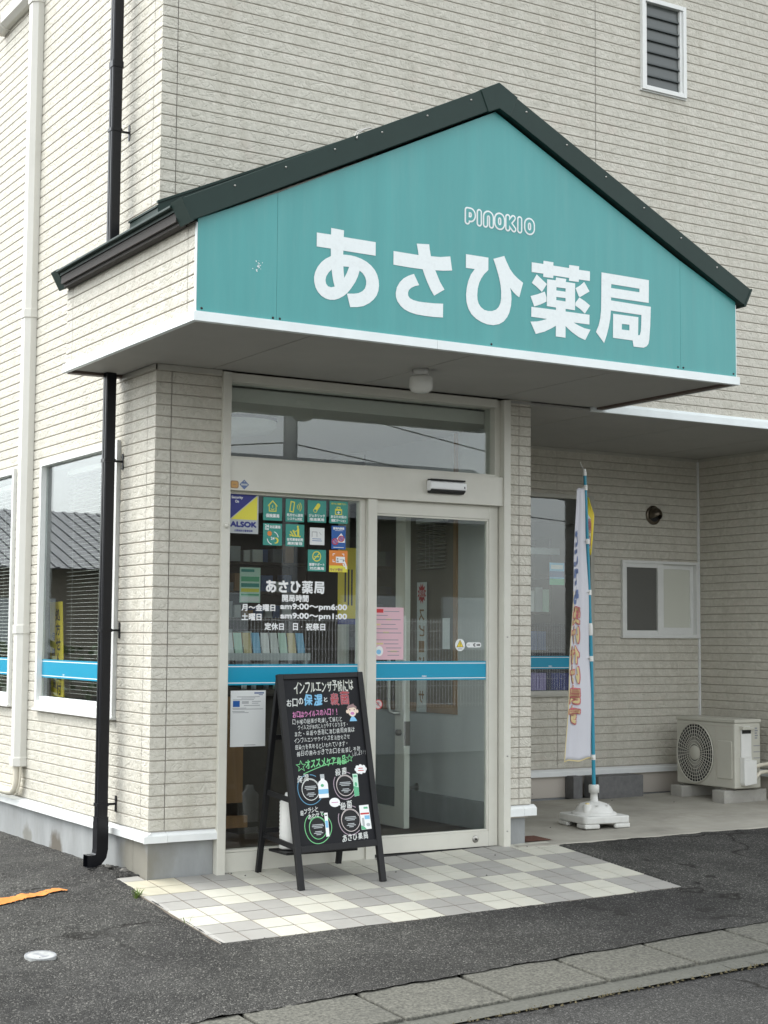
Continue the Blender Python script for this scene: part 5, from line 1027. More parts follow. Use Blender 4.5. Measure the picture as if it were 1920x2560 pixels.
mb = MB(); mb.box(1.965, 1.972, -.0872, -.0855, 2.185, 2.197); mb.build('indicator', M['ink'], t)
mb = MB(); mb.lathe([(0, -.066), (.010, -.064), (.014, -.058), (.016, -.0485)], (.412, 0, 1.900), 18, 'y'); tag(mb.build('bell_push', M['cream']), 'small cream bell push on the left entrance jamb', 'bell push')

# ------------------------------------------------------------------ black downpipe
DX, DY, DW = -.098, .432, .030
dp = thing('downpipe', 'square black downpipe running down the side wall to an open elbow', 'downpipe', (DX, DY, .02))
def sq(m, z0, z1, e=0.0, x=DX, y=DY):
    w = DW+e; c = .006
    m.prism([(-w+c, -w), (w-c, -w), (w, -w+c), (w, w-c), (w-c, w), (-w+c, w), (-w, w-c), (-w, -w+c)], (z0, z1), lambda a, b, n: Vector((x+a, y+b, n)))
mb = MB(); sq(mb, .27, 6.55); mb.box(DX-DW-.0025, DX-DW+.001, DY-.004, DY+.004, .27, 6.5); mb.build('pipe', M['black_pipe'], dp)
for z, h in ((.235, .06), (4.535, .035), (.352, .018), (1.312, .018), (2.262, .018), (4.160, .018), (5.11, .018)): mb = MB(); sq(mb, z, z+h, .004); mb.build('collar', M['black_pipe'], dp)
for z in (.361, 1.321, 2.271, 4.169, 5.119):
    mb = MB(); mb.box(DX+DW, PX+.0, DY-.004, DY+.004, z-.006, z+.006); mb.prism([(-.013, -.02), (.013, -.02), (.009, -.045), (-.009, -.045)], (PX-.005, PX+.0), lambda a, b, n: Vector((n, DY+a, z+b))); mb.prism([(-.013, .02), (.013, .02), (.009, .045), (-.009, .045)], (PX-.005, PX+.0), lambda a, b, n: Vector((n, DY+a, z+b))); mb.box(PX-.005, PX, DY-.010, DY+.010, z-.02, z+.02); mb.build('bracket', M['black_pipe'], dp)
mb = MB(); ring = []
pathc = [(DX, .27), (DX, .12), (DX-.006, .085), (DX-.024, .064), (DX-.05, .058), (DX-.085, .058)]
V = []; F = []
for i, (x, z) in enumerate(pathc):
    p0 = pathc[max(0, i-1)]; p1 = pathc[min(len(pathc)-1, i+1)]; t_ = Vector((p1[0]-p0[0], p1[1]-p0[1])).normalized(); nn = Vector((-t_.y, t_.x))*(DW+.003)
    for sgn, yy in ((1, 1), (1, -1), (-1, -1), (-1, 1)): V.append((x+sgn*nn.x, DY+yy*(DW+.003), z+sgn*nn.y))
for i in range(len(pathc)-1):
    for k in range(4): F.append((i*4+k, i*4+(k+1) % 4, (i+1)*4+(k+1) % 4, (i+1)*4+k))
mb.add(V, F); mb.build('elbow', M['black_pipe'], dp)

# ivory pipe duct on the side wall
du = thing('pipe_duct', 'ivory pipe cover duct on the side wall with branch at the top', 'pipe duct', (-.05, 2.04, .45))
def dsec(w, d): return [(-w, 0), (-w, d*.55), (-w*.55, d), (w*.55, d), (w, d*.55), (w, 0)]
mb = MB(); mb.prism(dsec(.058, .075), (.50, 6.5), lambda a, b, n: Vector((PX-b, 2.035+a, n))); mb.build('cover', M['duct'], du, bevel=.003)
for z in (.455, 1.30, 3.36, 5.48): mb = MB(); mb.prism(dsec(.064, .082), (z, z+.055), lambda a, b, n: Vector((PX-b, 2.035+a, n))); mb.build('coupling', M['duct'], du, bevel=.002)
mb = MB(); mb.prism(dsec(.058, .075), (2.094, 2.72), lambda a, b, n: Vector((PX-b, n, 5.60+a))); mb.build('branch', M['duct'], du, bevel=.003); mb = MB(); mb.prism(dsec(.066, .085), (2.70, 2.84), lambda a, b, n: Vector((PX-b, n, 5.595+a))); mb.build('branch_end', M['duct'], du, bevel=.004)
mb = MB(); mb.tube([(-.052, 2.03, .5), (-.052, 2.03, .36), (-.053, 2.05, .315), (-.055, 2.09, .29), (-.057, 2.16, .283), (-.057, 2.6, .283)], .026, 14); mb.build('wrapped_pipe', M['insul'], du)
mb = MB(); mb.tube([(-.045, 1.985, .5), (-.045, 1.985, .38), (-.046, 2.00, .33), (-.05, 2.04, .275), (-.05, 2.2, .262), (-.05, 2.6, .262)], .007, 8); mb.build('drain_wire', M['insul'], du)

# vent hood in the bay
vh = thing('vent_hood', 'round bronze vent hood on the bay wall above the small window', 'vent', (4.955, AY, 2.27))
mb = MB(); mb.lathe([(0, -.012), (.070, -.012), (.076, -.006), (.076, 0)], (4.955, AY, 2.272), 40, 'y'); mb.build('flange', M['bronze'], vh)
V = []; F = []; nu, nv = 20, 10                                     # a hood: upper 2/3 of a dome, open below
for i in range(nu+1):
    a = R(-35+250*i/nu)
    for j in range(nv+1):
        e = math.pi/2*j/nv; r = .060*math.cos(e); V.append((4.955+r*math.cos(a), AY-.012-.075*math.sin(e), 2.275+r*math.sin(a)))
for i in range(nu):
    for j in range(nv): F.append((i*(nv+1)+j, (i+1)*(nv+1)+j, (i+1)*(nv+1)+j+1, i*(nv+1)+j+1))
mb = MB(); mb.add(V, F, True); o = mb.build('hood', M['bronze'], vh); md = o.modifiers.new('s', 'SOLIDIFY'); md.thickness = .003
mb = MB(); mb.lathe([(0, -.013), (.052, -.013)], (4.955, AY, 2.272), 28, 'y'); mb.build('opening', M['darkvoid'], vh)  # flat dark disc painted as the shade inside the vent mouth

# ------------------------------------------------------------------ air conditioner
AXf, AXb, AYn, AYf, AZ0, AZ1 = 4.95, 5.21, .765, 1.40, .196, .705
ac = thing('outdoor_unit', 'ivory air conditioner outdoor unit on two concrete blocks in the bay corner', 'air conditioner', (5.08, 1.08, AZ0))
mb = MB(); mb.box(AXf, AXb, AYn, AYf, AZ0, AZ1-.028); mb.build('cabinet', M['acbody'], ac, bevel=.012, seg=3)
mb = MB(); mb.box(AXf-.004, AXb+.004, AYn-.004, AYf+.004, AZ1-.0275, AZ1); mb.build('lid', M['acbody'], ac, bevel=.006)
fA = lambda a, b, n: Vector((AXf-n, a, b)); fc_ = (1.185, .437); FRy, FRz = .198, .222
mb = MB(); mb.disc(fc_, FRy, FRz, fA, .0012, 48); mb.build('fan_opening', M['acdark'], ac)
mb = MB()
for rr_ in (.30, .42, .54, .66, .78, .89, 1.0):
    mb.tube([fA(fc_[0]+FRy*rr_*math.cos(k*math.pi/24), fc_[1]+FRz*rr_*math.sin(k*math.pi/24), .010+.006*(1-rr_)) for k in range(49)], .0022 if rr_ < .95 else .0055, 6, False)
for k in range(40):
    a = k*math.pi/20; mb.tube([fA(fc_[0]+FRy*.28*math.cos(a), fc_[1]+FRz*.28*math.sin(a), .0135), fA(fc_[0]+FRy*math.cos(a), fc_[1]+FRz*math.sin(a), .009)], .0024, 5, False)
mb.build('fan_grille', M['acbody'], ac)
mb = MB(); mb.lathe([(0, -.018), (.05, -.017), (.056, -.012)], (AXf, fc_[0], fc_[1]), 28, 'x'); mb.build('fan_hub', M['acbody'], ac)
mb = MB()
for k in range(3):
    a = k*2.094; mb.add([fA(fc_[0]+FRy*.28*math.cos(a), fc_[1]+FRz*.28*math.sin(a), .002), fA(fc_[0]+FRy*.9*math.cos(a-.3), fc_[1]+FRz*.9*math.sin(a-.3), .004), fA(fc_[0]+FRy*.92*math.cos(a+.5), fc_[1]+FRz*.92*math.sin(a+.5), .002), fA(fc_[0]+FRy*.28*math.cos(a+.8), fc_[1]+FRz*.28*math.sin(a+.8), .0022)], [(0, 1, 2, 3)])
mb.build('fan_blades', mat('fan_blade_grey', (.05, .05, .05), .6), ac)
mb = MB(); mb.prism([(.80, .265), (.935, .265), (.945, .275), (.945, .535), (.935, .545), (.80, .545), (.79, .535), (.79, .275)], (0, .008), fA); mb.build('front_recess', M['acbody'], ac, bevel=.004)
mb = MB(); mb.box(AXf-.0015, AXf+.002, AYn+.02, AYf-.02, .648, .652); mb.box(AXf-.0015, AXf+.002, .963, .966, .23, .64); mb.build('panel_seam', M['joint'], ac)
fN = lambda a, b, n: Vector((a, AYn-n, b))
mb = MB(); mb.prism([(5.010, .655), (5.105, .655), (5.105, .47), (5.118, .42), (5.118, .225), (5.010, .225)], (0, .002), fN)
mb.prism([(4.998, .43), (5.012, .405), (5.122, .405), (5.122, .235), (5.008, .222), (4.998, .24)], (.002, .048), fN); mb.prism([(5.005, .625), (5.105, .62), (5.105, .43), (5.005, .42)], (.002, .012), fN); mb.build('valve_cover', M['whiteplastic'], ac, bevel=.008, seg=3)
mb = MB(); mb.prism([(5.000, .655), (5.11, .65), (5.118, .628), (4.996, .63)], (.0, .040), fN); mb.build('handle', M['acbody'], ac, bevel=.003); mb = MB(); mb.rect(5.01, 5.10, .60, .626, fN, .0135); mb.build('handle_hollow_shade', M['darkvoid'], ac)  # the hollow is a flat dark patch painted as its shade
mb = MB()
for k in range(4): mb.rect(5.135, 5.20, .37+k*.045, .376+k*.045, fN, .0008)
for k in range(5): mb.rect(5.150, 5.175+.006*(k % 2), .56+k*.018, .570+k*.018, fN, .0008)
mb.build('side_marking', M['greyink'], ac)
mb = MB()
for y in (AYn+.08, AYf-.1): mb.box(AXf-.025, AXb+.025, y, y+.05, AZ0-.012, AZ0-.0005); mb.lathe([(0, .006), (.009, .006), (.009, 0)], (AXf-.012, y+.025, AZ0-.012), 8)
mb.build('foot', M['steel'], ac)
pl = thing('refrigerant_pipes', 'two ivory wrapped pipes running right from the outdoor unit', 'pipes', (5.2, .74, .3))
for z in (.355, .300):
    mb = MB(); mb.tube([(5.118, AYn-.028, z-.03*(z < .32)), (5.17, AYn-.03, z+.012), (5.24, AYn-.02, z+.016), (5.40, AYn+.03, z+.005), (AX+.01, AYn+.05, z)], .014, 10); mb.build('pipe', M['insul'], pl)
for y0, lab in ((AYn+.035, 'mossy concrete block under the near foot of the outdoor unit'), (AYf-.14, 'concrete block under the far foot of the outdoor unit')):
    mb = MB(); z0 = sz(4.9, y0)-.003; mb.box(4.875, 5.30, y0, y0+.13, z0, AZ0-.0125); o = mb.build('concrete_foot_block', M['block'], bevel=.006); tag(o, lab, 'block', 'blocks under the outdoor unit')
mb = MB(); mb.box(4.22, 4.655, 1.445, 1.62, sz(4.4, 1.5)-.003, .262); tag(mb.build('step_block', M['darkblock'], bevel=.005), 'dark grey concrete block standing against the bay foundation', 'block')
mb = MB(); mb.box(4.075, 4.16, 1.56, 1.665, sz(4.1, 1.6)-.003, .262); tag(mb.build('upright_slab', M['darkblock'], bevel=.004), 'narrow dark slab standing on edge left of the grey block', 'block')

# ------------------------------------------------------------------ banner flag and its base
BX, BYc = 3.325, .385
fb = thing('flag_base', 'white plastic water filled banner base on the concrete slab', 'banner base', (BX, BYc, sz(BX, BYc)))
zb = sz(BX, BYc)+.001; ca, sa = math.cos(R(-7)), math.sin(R(-7))
fB = lambda a, b, n: Vector((BX+a*ca-b*sa, BYc+a*sa+b*ca, zb+n))
def rsq(w, r, m=5): return [(sx*(w-r)+r*math.cos(R(a0+90*k/m)), sy*(w-r)+r*math.sin(R(a0+90*k/m))) for sx, sy, a0 in ((1, 1, 0), (-1, 1, 90), (-1, -1, 180), (1, -1, 270)) for k in range(m+1)]
mb = MB()
o8 = rsq(.175, .035, 6)
mb.prism(rsq(.175, .035), (.030, .078), fB)
for sx, sy in ((1, 1), (-1, 1), (-1, -1), (1, -1)):             # four feet leave low arches between them
    mb.prism([(sx*.172, sy*.172-sx*sy*0), (sx*.172, sy*.06), (sx*.150, sy*.055), (sx*.055, sy*.150), (sx*.06, sy*.172)], (0, .0305), fB)
mb.build('tank', M['greyplastic'], fb, bevel=.009, seg=3)
mb = MB(); mb.lathe([(.150, .076), (.150, .084), (.140, .092), (.128, .094), (.126, .100), (.112, .126), (.085, .146), (.045, .158), (.028, .160), (.025, .19), (.024, .215), (.034, .216), (.035, .262), (.031, .268), (.014, .268)], (BX, BYc, zb), 40); mb.build('dome', M['greyplastic'], fb)
q = fB(-.085, -.055, 0); mb = MB(); mb.lathe([(.030, .09), (.030, .142), (.026, .148), (0, .148)], q, 24); mb.build('filler_neck', M['greyplastic'], fb); mb = MB(); mb.lathe([(.014, .148), (.014, .156), (0, .157)], q, 16); mb.build('filler_cap', M['clothyellow'], fb)
mb = MB()
for k in range(8):
    a = k*math.pi/4+.3; p = Vector((BX+.10*math.cos(a), BYc+.10*math.sin(a), zb+.139)); mb.lathe([(0, 0), (.008, .001), (.009, .003), (.011, .002)], p, 10)
mb.build('lug', M['greyplastic'], fb)

fl = thing('banner_flag', 'tall white advertising banner in mirror writing hanging from a blue pole', 'banner', (3.327, .385, .30))
PB, PT = Vector((3.327, .385, .25)), Vector((3.252, .385, 2.395))
pp = lambda z: PB+(PT-PB)*((z-PB.z)/(PT.z-PB.z))+Vector((.012*math.sin((z-.3)*1.3), 0, 0))
mb = MB(); mb.tube([pp(.22+i*.08) for i in range(15)], .0125, 12); mb.build('pole', M['poleblue'], fl)
mb = MB(); mb.tube([pp(1.34+i*.08) for i in range(14)], .0105, 12); mb.build('pole', M['poleblue'], fl)
mb = MB(); mb.tube([pp(1.315), pp(1.33), pp(1.38), pp(1.395)], [.013, .016, .016, .013], 12); mb.build('pole_joint', M['whiteplastic'], fl)
mb = MB(); mb.tube([pp(2.38), pp(2.40), pp(2.425)], [.013, .013, .009], 10); mb.tube([pp(2.41), pp(2.44)+Vector((-.02, 0, 0)), pp(2.47)+Vector((-.035, 0, 0))], .002, 5); mb.build('pole_tip', M['whiteplastic'], fl)
ZB, ZT = .50, 2.30
def cl(s, z):                                                   # cloth: s=0 at the pole, 1 at the free edge; hangs folded away from the street
    k = (z-ZB)/(ZT-ZB); P0 = pp(z)
    an = R(193); w = .285*(1-.70*k)
    fold = (.010*math.sin(s*6+k*2.2)+.005*math.sin(s*15+k*3))*(.3+s)
    d = Vector((math.cos(an), math.sin(an), 0)); nn = Vector((-d.y, d.x, 0))
    return P0+Vector((-.014, 0, 0))+d*(s*w)+nn*(fold+.004*math.sin(z*9))+Vector((0, 0, .006*math.sin(s*9+z)-.01*s))
clf = lambda a, b, n: cl(a, b)+Vector((-.35, -.94, 0)).normalized()*(.006+n)
mb = MB(); ns, nz_ = 24, 60
mb.add([cl(i/ns, ZB+(ZT-ZB)*j/nz_) for i in range(ns+1) for j in range(nz_+1)], [(i*(nz_+1)+j, (i+1)*(nz_+1)+j, (i+1)*(nz_+1)+j+1, i*(nz_+1)+j+1) for i in range(ns) for j in range(nz_)], True)
o = mb.build('cloth', M['cloth'], fl); md = o.modifiers.new('s', 'SOLIDIFY'); md.thickness = .0012
mb = MB(); mb.add([clf(s, ZB+(ZT-ZB)*.62*j/40, 0) for s in (.965, 1.0) for j in range(41)], [(j, j+1, 42+j, 41+j) for j in range(40)]); mb.add([clf(i/20, z, 0) for z in (ZB, ZB+.008) for i in range(21)], [(i, i+1, 22+i, 21+i) for i in range(20)]); mb.build('hem', M['clothyellow'], fl)
mr_, my_ = MB(), MB(); z = 1.515
for ch in '受け付けます':
    text(mr_, ch, (.46, .98, z-.128, z), clf, .015, n=.0003, lift=6e-5); text(my_, ch, (.50, .94, z-.119, z-.009), clf, .009, n=.0016, lift=6e-5); z -= .131
mr_.build('lettering_outline', M['flagred'], fl); my_.build('lettering', M['clothyellow'], fl)
mb = MB(); z = 2.02
for ch in 'どこでも': text(mb, ch, (.54, .99, z-.115, z), clf, .011, n=.0003, lift=6e-5); z -= .128
mb.build('blue_lettering', M['clothblue'], fl)
# printed front turned out on the other side of the pole near the top
def c2(s, z):
    k = (z-1.86)/(2.26-1.86); q = 1-min(1, max(0, k)); w = .006+.042*min(1, q/.28)*(1-max(0, q-.28)/.72)**.8
    return pp(z)+Vector((.012+s*w, .02-.03*s, -.02*s+.008*math.sin(9*z+s*4)))
mb = MB(); mb.add([c2(i/6, 1.86+.40*j/20) for i in range(7) for j in range(21)], [(i*21+j, (i+1)*21+j, (i+1)*21+j+1, i*21+j+1) for i in range(6) for j in range(20)], True); o = mb.build('turned_edge', M['yellow'], fl); md = o.modifiers.new('s', 'SOLIDIFY'); md.thickness = .0012
c2f = lambda a, b, n: c2(a, b)+Vector((-.3, -.95, 0))*(.003+n)
mb = MB(); mb.quad(c2f(0, 1.90, 0), c2f(.7, 1.90, 0), c2f(.55, 2.10, 0), c2f(0, 2.14, 0)); mb.build('white_ground', M['white'], fl)
mb = MB(); text(mb, '処', (.0, .72, 2.0, 2.10), c2f, .03, n=.001); text(mb, '方', (.0, .72, 1.90, 1.985), c2f, .03, n=.001); mb.build('red_lettering', M['flagred'], fl)
for z in (2.30, 1.94, 1.60, 1.16, .51):
    mb = MB(); mb.tube([pp(z-.017), pp(z+.017)], .0150, 12); mb.bar(pp(z)+Vector((-.016, -.004, 0)), cl(.10, max(ZB, min(ZT, z)))+Vector((0, -.003, 0)), .030, .003); mb.build('strap', M['whiteplastic'], fl)

# ------------------------------------------------------------------ chalkboard
cb = thing('chalkboard_stand', 'black A-frame chalkboard with hand written flu prevention advice standing on the porch', 'chalkboard', (.9, -.3, .0))
CP = Vector((.905, -.525, -.03)); CYv = Vector((-.02178, .20478, .97857)); CXv = Vector((.99976, .00446, .02132)); CN = Vector((0, -.97880, .20482))
fC = lambda a, b, n: CP+CXv*a+CYv*b+CN*n
mb = MB()
def cbox(m, a0, a1, b0, b1, n0, n1): m.prism([(a0, b0), (a1, b0), (a1, b1), (a0, b1)], (n0, n1), fC)
for s in (-1, 1):
    m2 = MB(); a0, a1 = sorted((s*.268, s*.234)); 
    m2.prism([(a0, .004), (a1, .004), (a1+.0, 1.150), (a0+.0, 1.150)], (-.028, 0), fC); m2.build('front_leg', M['blackwood'], cb, bevel=.003)
m2 = MB(); cbox(m2, -.2335, .2335, 1.121, 1.1495, -.027, -.0005); m2.build('board_frame', M['blackwood'], cb, bevel=.002); m2 = MB(); cbox(m2, -.2335, .2335, .195, .230, -.027, -.0005); fo = m2.build('board_frame', M['blackwood'], cb, bevel=.002)
m2 = MB(); cbox(m2, -.234, .234, .229, 1.122, -.020, -.012); m2.build('board', M['chalkblack'], cb)
TB = fC(0, 1.13, -.03)
for s, ft in ((-1, Vector((.628, -.058, -.0))), (1, Vector((1.140, -.045, .012)))):
    m2 = MB(); m2.bar(TB+CXv*s*.245, ft, .026, .030, up=(1, 0, 0)); m2.build('rear_leg', M['blackwood'], cb, bevel=.003)
rl0 = TB+CXv*-.245
for k in (.30, .78):
    m2 = MB()
    a = rl0+(Vector((.628, -.058, 0))-rl0)*k; b = TB+CXv*.245+(Vector((1.140, -.045, .012))-TB-CXv*.245)*k; m2.bar(a, b, .022, .026); m2.build('rear_rail', M['blackwood'], cb)
for k in (.58, .80):
    m2 = MB()
    a = rl0+(Vector((.628, -.058, 0))-rl0)*k; b = fC(-.25, 1.13-1.13*k, -.03); m2.bar(a, b, .010, .028); m2.build('side_stay', M['blackwood'], cb); m2 = MB()
    a = TB+CXv*.245+(Vector((1.140, -.045, .012))-TB-CXv*.245)*k; b = fC(.25, 1.13-1.13*k, -.03); m2.bar(a, b, .010, .028); m2.build('side_stay', M['blackwood'], cb)
m2 = MB(); m2.prism([(-.19, .30), (.19, .30), (.19, .302), (-.19, .302)], (-.11, -.03), fC); m2.build('shelf', M['blackwood'], cb)
K0 = -.0118
def chalk(nm, mname, fn): m2 = MB(); fn(m2); return m2.build(nm, M[mname], cb)
B = .0010
random.seed(21)
chalk('heading_outline', 'chalkyellow', lambda m: hand(m, 'インフルエンザ予防には', -.172, .206, 1.043, 1.108, fC, .0013, K0, .006, .06))  # yellow chalk outline drawn around the heading letters
random.seed(21)
chalk('heading', 'chalk', lambda m: hand(m, 'インフルエンザ予防には', -.172, .206, 1.043, 1.108, fC, .0004, K0+.0003, .006, .06))
chalk('white_words', 'chalk', lambda m: (hand(m, 'お口の', -.226, -.118, .976, 1.020, fC, .0009, K0, .012), hand(m, 'と', .003, .036, .992, 1.018, fC, .0009, K0)))
random.seed(5)
chalk('blue_word_edge', 'chalkblue', lambda m: hand(m, '保湿', -.122, .004, .970, 1.040, fC, .0030, K0, .006, .04)); random.seed(5); chalk('blue_word', 'paleblue', lambda m: hand(m, '保湿', -.122, .004, .970, 1.040, fC, .0007, K0+.0004, .006, .04))
random.seed(6)
chalk('red_word_edge', 'chalklilac', lambda m: hand(m, '殺菌', .045, .172, .970, 1.045, fC, .0030, K0, .004, .04)); random.seed(6); chalk('red_word', 'chalkred', lambda m: hand(m, '殺菌', .045, .172, .970, 1.045, fC, .0014, K0+.0004, .004, .04))
chalk('pink_line', 'chalkpink', lambda m: hand(m, 'お口はウイルスの入口!!', -.196, .092, .914, .950, fC, .0007, K0, .010))
for i, (s, a0, a1, b0, b1) in enumerate((('口や喉の粘膜が乾燥して痛むと', -.202, .112, .876, .906), ('ウイルスが体内に入りやすくなります。', -.173, .146, .847, .874), ('また、歯垢や舌苔に潜む歯周病菌は', -.198, .182, .813, .843), ('インフルエンザウイルスを活性化させ', -.204, .146, .778, .806), ('感染力を高めるといわれています。', -.202, .132, .740, .770), ('毎日の歯みがきでお口を殺菌し予防', -.196, .205, .705, .736), ('しましょう!!', .147, .238, .690, .714))):
    chalk('text_line', 'chalk', lambda m: hand(m, s, a0, a1, b0, b1, fC, .0, K0, .008))
def star(m, c, r, w):
    p = [(c[0]+(r if k % 2 == 0 else r*.42)*math.sin(k*math.pi/5), c[1]+(r if k % 2 == 0 else r*.42)*math.cos(k*math.pi/5)) for k in range(10)]; m.stroke(p, w, fC, K0, True)
chalk('green_line', 'chalkgreen', lambda m: (hand(m, 'オススメケア商品', -.150, .108, .640, .690, fC, .0013, K0, .012), star(m, (-.176, .650), .030, .0032), star(m, (.128, .676), .020, .003), m.stroke([(-.165+.282*k/24, .608+.051*math.sin(min(1.0, (k/24)*1.06)*1.75)) for k in range(25)], .0042, fC, K0)))
for w_, a0, a1, b0, b1, bo, ti in (('保湿', -.212, -.134, .570, .612, .0006, .02), ('殺菌', .027, .104, .590, .632, .0006, .012), ('歯ブラシと', -.212, -.098, .398, .428, .0005, .018), ('あわせて', -.168, -.070, .374, .402, .0005, .014), ('殺菌', .034, .114, .405, .452, .0006, .012), ('あさひ薬局', .026, .190, .234, .274, .0008, .006)):
    chalk('label_word', 'chalk', lambda m: hand(m, w_, a0, a1, b0, b1, fC, bo, K0, ti))
for c, rx, ry, mn, an0, an1, arcs in (((-.133, .524), .053, .057, 'chalkblue', 105, 320, .078), ((.083, .532), .055, .056, 'chalklilac', 140, 318, .072), ((-.113, .319), .053, .059, 'chalkgreen', 125, 430, .080), ((.092, .345), .058, .060, 'chalklilac', 150, 310, .076)):
    chalk('circle_arc', mn, lambda m: (m.ring(c, arcs*1.02, arcs*1.02, .0042, fC, K0, an0, an1, 40, .03), m.ring(c, arcs*.98, arcs, .004, fC, K0, 58, 88, 8) if mn != 'chalkgreen' else None))
    chalk('circle', 'chalkgreen' if mn == 'chalkgreen' else ('chalk' if mn == 'chalkblue' else 'chalkgreypink'), lambda m: (m.ring(c, rx, ry, .0038, fC, K0, 0, 360, 44, .01), m.ring((c[0]-.001, c[1]-.002), rx*.96, ry*.95, .0024, fC, K0, 20, 250, 30)))
    chalk('circle_sticker', 'blackwood', lambda m: m.disc((c[0]-.002, c[1]-.003), rx*.90, ry*.88, fC, K0-.0001, 36))
    chalk('circle_print', 'silver', lambda m: [m.rect(c[0]-w, c[0]+w, c[1]+dz, c[1]+dz+.0042, fC, K0+.0003) for w, dz in ((.033, .014), (.036, .006), (.026, -.002), (.020, -.022), (.028, -.030), (.014, -.038))])
chalk('face_picture', 'skin', lambda m: (m.disc((.178, .934), .027, .031, fC, K0, 28), m.disc((.147, .932), .008, .010, fC, K0), m.disc((.210, .932), .008, .010, fC, K0)))
chalk('hair', 'hair', lambda m: m.quad(*[fC(a, b, K0+.0003) for a, b in ((.150, .938), (.147, .955), (.158, .967), (.176, .970), (.190, .975), (.195, .966), (.208, .957), (.207, .938), (.200, .950), (.190, .954), (.172, .952), (.158, .950))]))
chalk('eyes', 'ink', lambda m: (m.disc((.164, .941), .0035, .0035, fC, K0+.0004), m.disc((.192, .941), .0035, .0035, fC, K0+.0004)))
chalk('mouth', 'chalkpink', lambda m: m.disc((.178, .921), .014, .010, fC, K0+.0004)); chalk('lips', 'white', lambda m: m.ring((.178, .921), .014, .010, .002, fC, K0+.0006, 0, 360, 20)); chalk('shirt', 'paleblue', lambda m: m.quad(*[fC(a, b, K0-.0001) for a, b in ((.155, .878), (.203, .878), (.196, .892), (.184, .905), (.172, .905), (.162, .892))]))
chalk('bottle_picture', 'white', lambda m: m.quad(*[fC(a, b, K0+.0006) for a, b in ((-.088, .474), (-.027, .474), (-.025, .548), (-.030, .561), (-.043, .570), (-.043, .578), (-.066, .578), (-.066, .570), (-.080, .561), (-.086, .548))]))
chalk('bottle_cap', 'silver', lambda m: m.rect(-.0675, -.0415, .5785, .600, fC, K0+.0006)); chalk('bottle_band', 'paleblue', lambda m: m.rect(-.087, -.0265, .495, .520, fC, K0+.0008)); chalk('bottle_print', 'midgreen', lambda m: m.disc((-.060, .540), .010, .008, fC, K0+.0008))
chalk('tube_picture', 'mint', lambda m: m.quad(*[fC(a, b, K0+.0006) for a, b in ((.132, .468), (.163, .472), (.166, .590), (.134, .590))])); chalk('tube_print', 'midgreen', lambda m: (m.quad(*[fC(a, b, K0+.0008) for a, b in ((.1325, .469), (.1625, .473), (.1638, .515), (.133, .525))]), m.rect(.139, .160, .572, .583, fC, K0+.0008), m.disc((.149, .533), .008, .012, fC, K0+.0009)))
chalk('stick_picture', 'white', lambda m: m.quad(*[fC(a, b, K0+.0006) for a, b in ((-.069, .268), (-.049, .269), (-.046, .394), (-.067, .394))])); chalk('stick_print', 'paleblue', lambda m: m.rect(-.066, -.050, .315, .352, fC, K0+.0008)); chalk('stick_tip', 'ink', lambda m: m.rect(-.064, -.050, .378, .384, fC, K0+.0008))
chalk('packet_picture', 'white', lambda m: m.quad(*[fC(a, b, K0+.0006) for a, b in ((.153, .287), (.217, .289), (.213, .419), (.153, .418))])); chalk('packet_red', 'red', lambda m: m.rect(.156, .211, .368, .377, fC, K0+.0008)); chalk('packet_blue', 'paleblue', lambda m: m.rect(.180, .212, .342, .362, fC, K0+.0008))
chalk('packet_green', 'midgreen', lambda m: (m.rect(.180, .206, .398, .408, fC, K0+.0008), m.quad(*[fC(a, b, K0+.0008) for a, b in ((.1535, .288), (.185, .289), (.170, .305), (.1535, .312))]))); chalk('packet_tubes', 'silver', lambda m: (m.rect(.162, .176, .305, .350, fC, K0+.0009), m.disc((.198, .312), .012, .009, fC, K0+.0009)))
chalk('cloud_note', 'white', lambda m: ([m.disc((.190+.028*math.cos(k*.785), .613+.017*math.sin(k*.785)), .011, .010, fC, K0+.0004+k*3e-5, 14) for k in range(8)], m.disc((.190, .613), .029, .018, fC, K0+.0004+3e-4), m.quad(fC(.178, .600, K0+.0004), fC(.192, .598, K0+.0004), fC(.172, .586, K0+.0004))))
chalk('cloud_print', 'red', lambda m: (m.rect(.176, .204, .616, .620, fC, K0+.0012), m.rect(.172, .208, .604, .608, fC, K0+.0012)))
chalk('oval_note', 'white', lambda m: (m.disc((.005, .445), .033, .0245, fC, K0+.0004), m.quad(fC(.02, .430, K0+.0004), fC(.03, .438, K0+.0004), fC(.042, .426, K0+.0004)))); chalk('oval_print', 'chalkpink', lambda m: m.rect(-.015, .026, .443, .4465, fC, K0+.0008))
# white roll of tape behind the board
mb = MB(); bp_ = Vector((.735, -.21, .0)); prof = []
for k in range(26): prof.append((.050+.003*(k % 2), .13+.010*k))
mb.lathe([(0, .13)]+prof+[(.03, .40), (.02, .43), (0, .43)], (bp_.x, bp_.y, .015), 20); 
tag(mb.build('plastic_bottle', M['whiteplastic']), 'ribbed white plastic bottle used as weight behind the chalkboard', 'bottle')
mb = MB(); mb.box(.66, 1.10, -.33, -.12, .125, .138); mb.build('weight_shelf', M['blackwood'], cb)

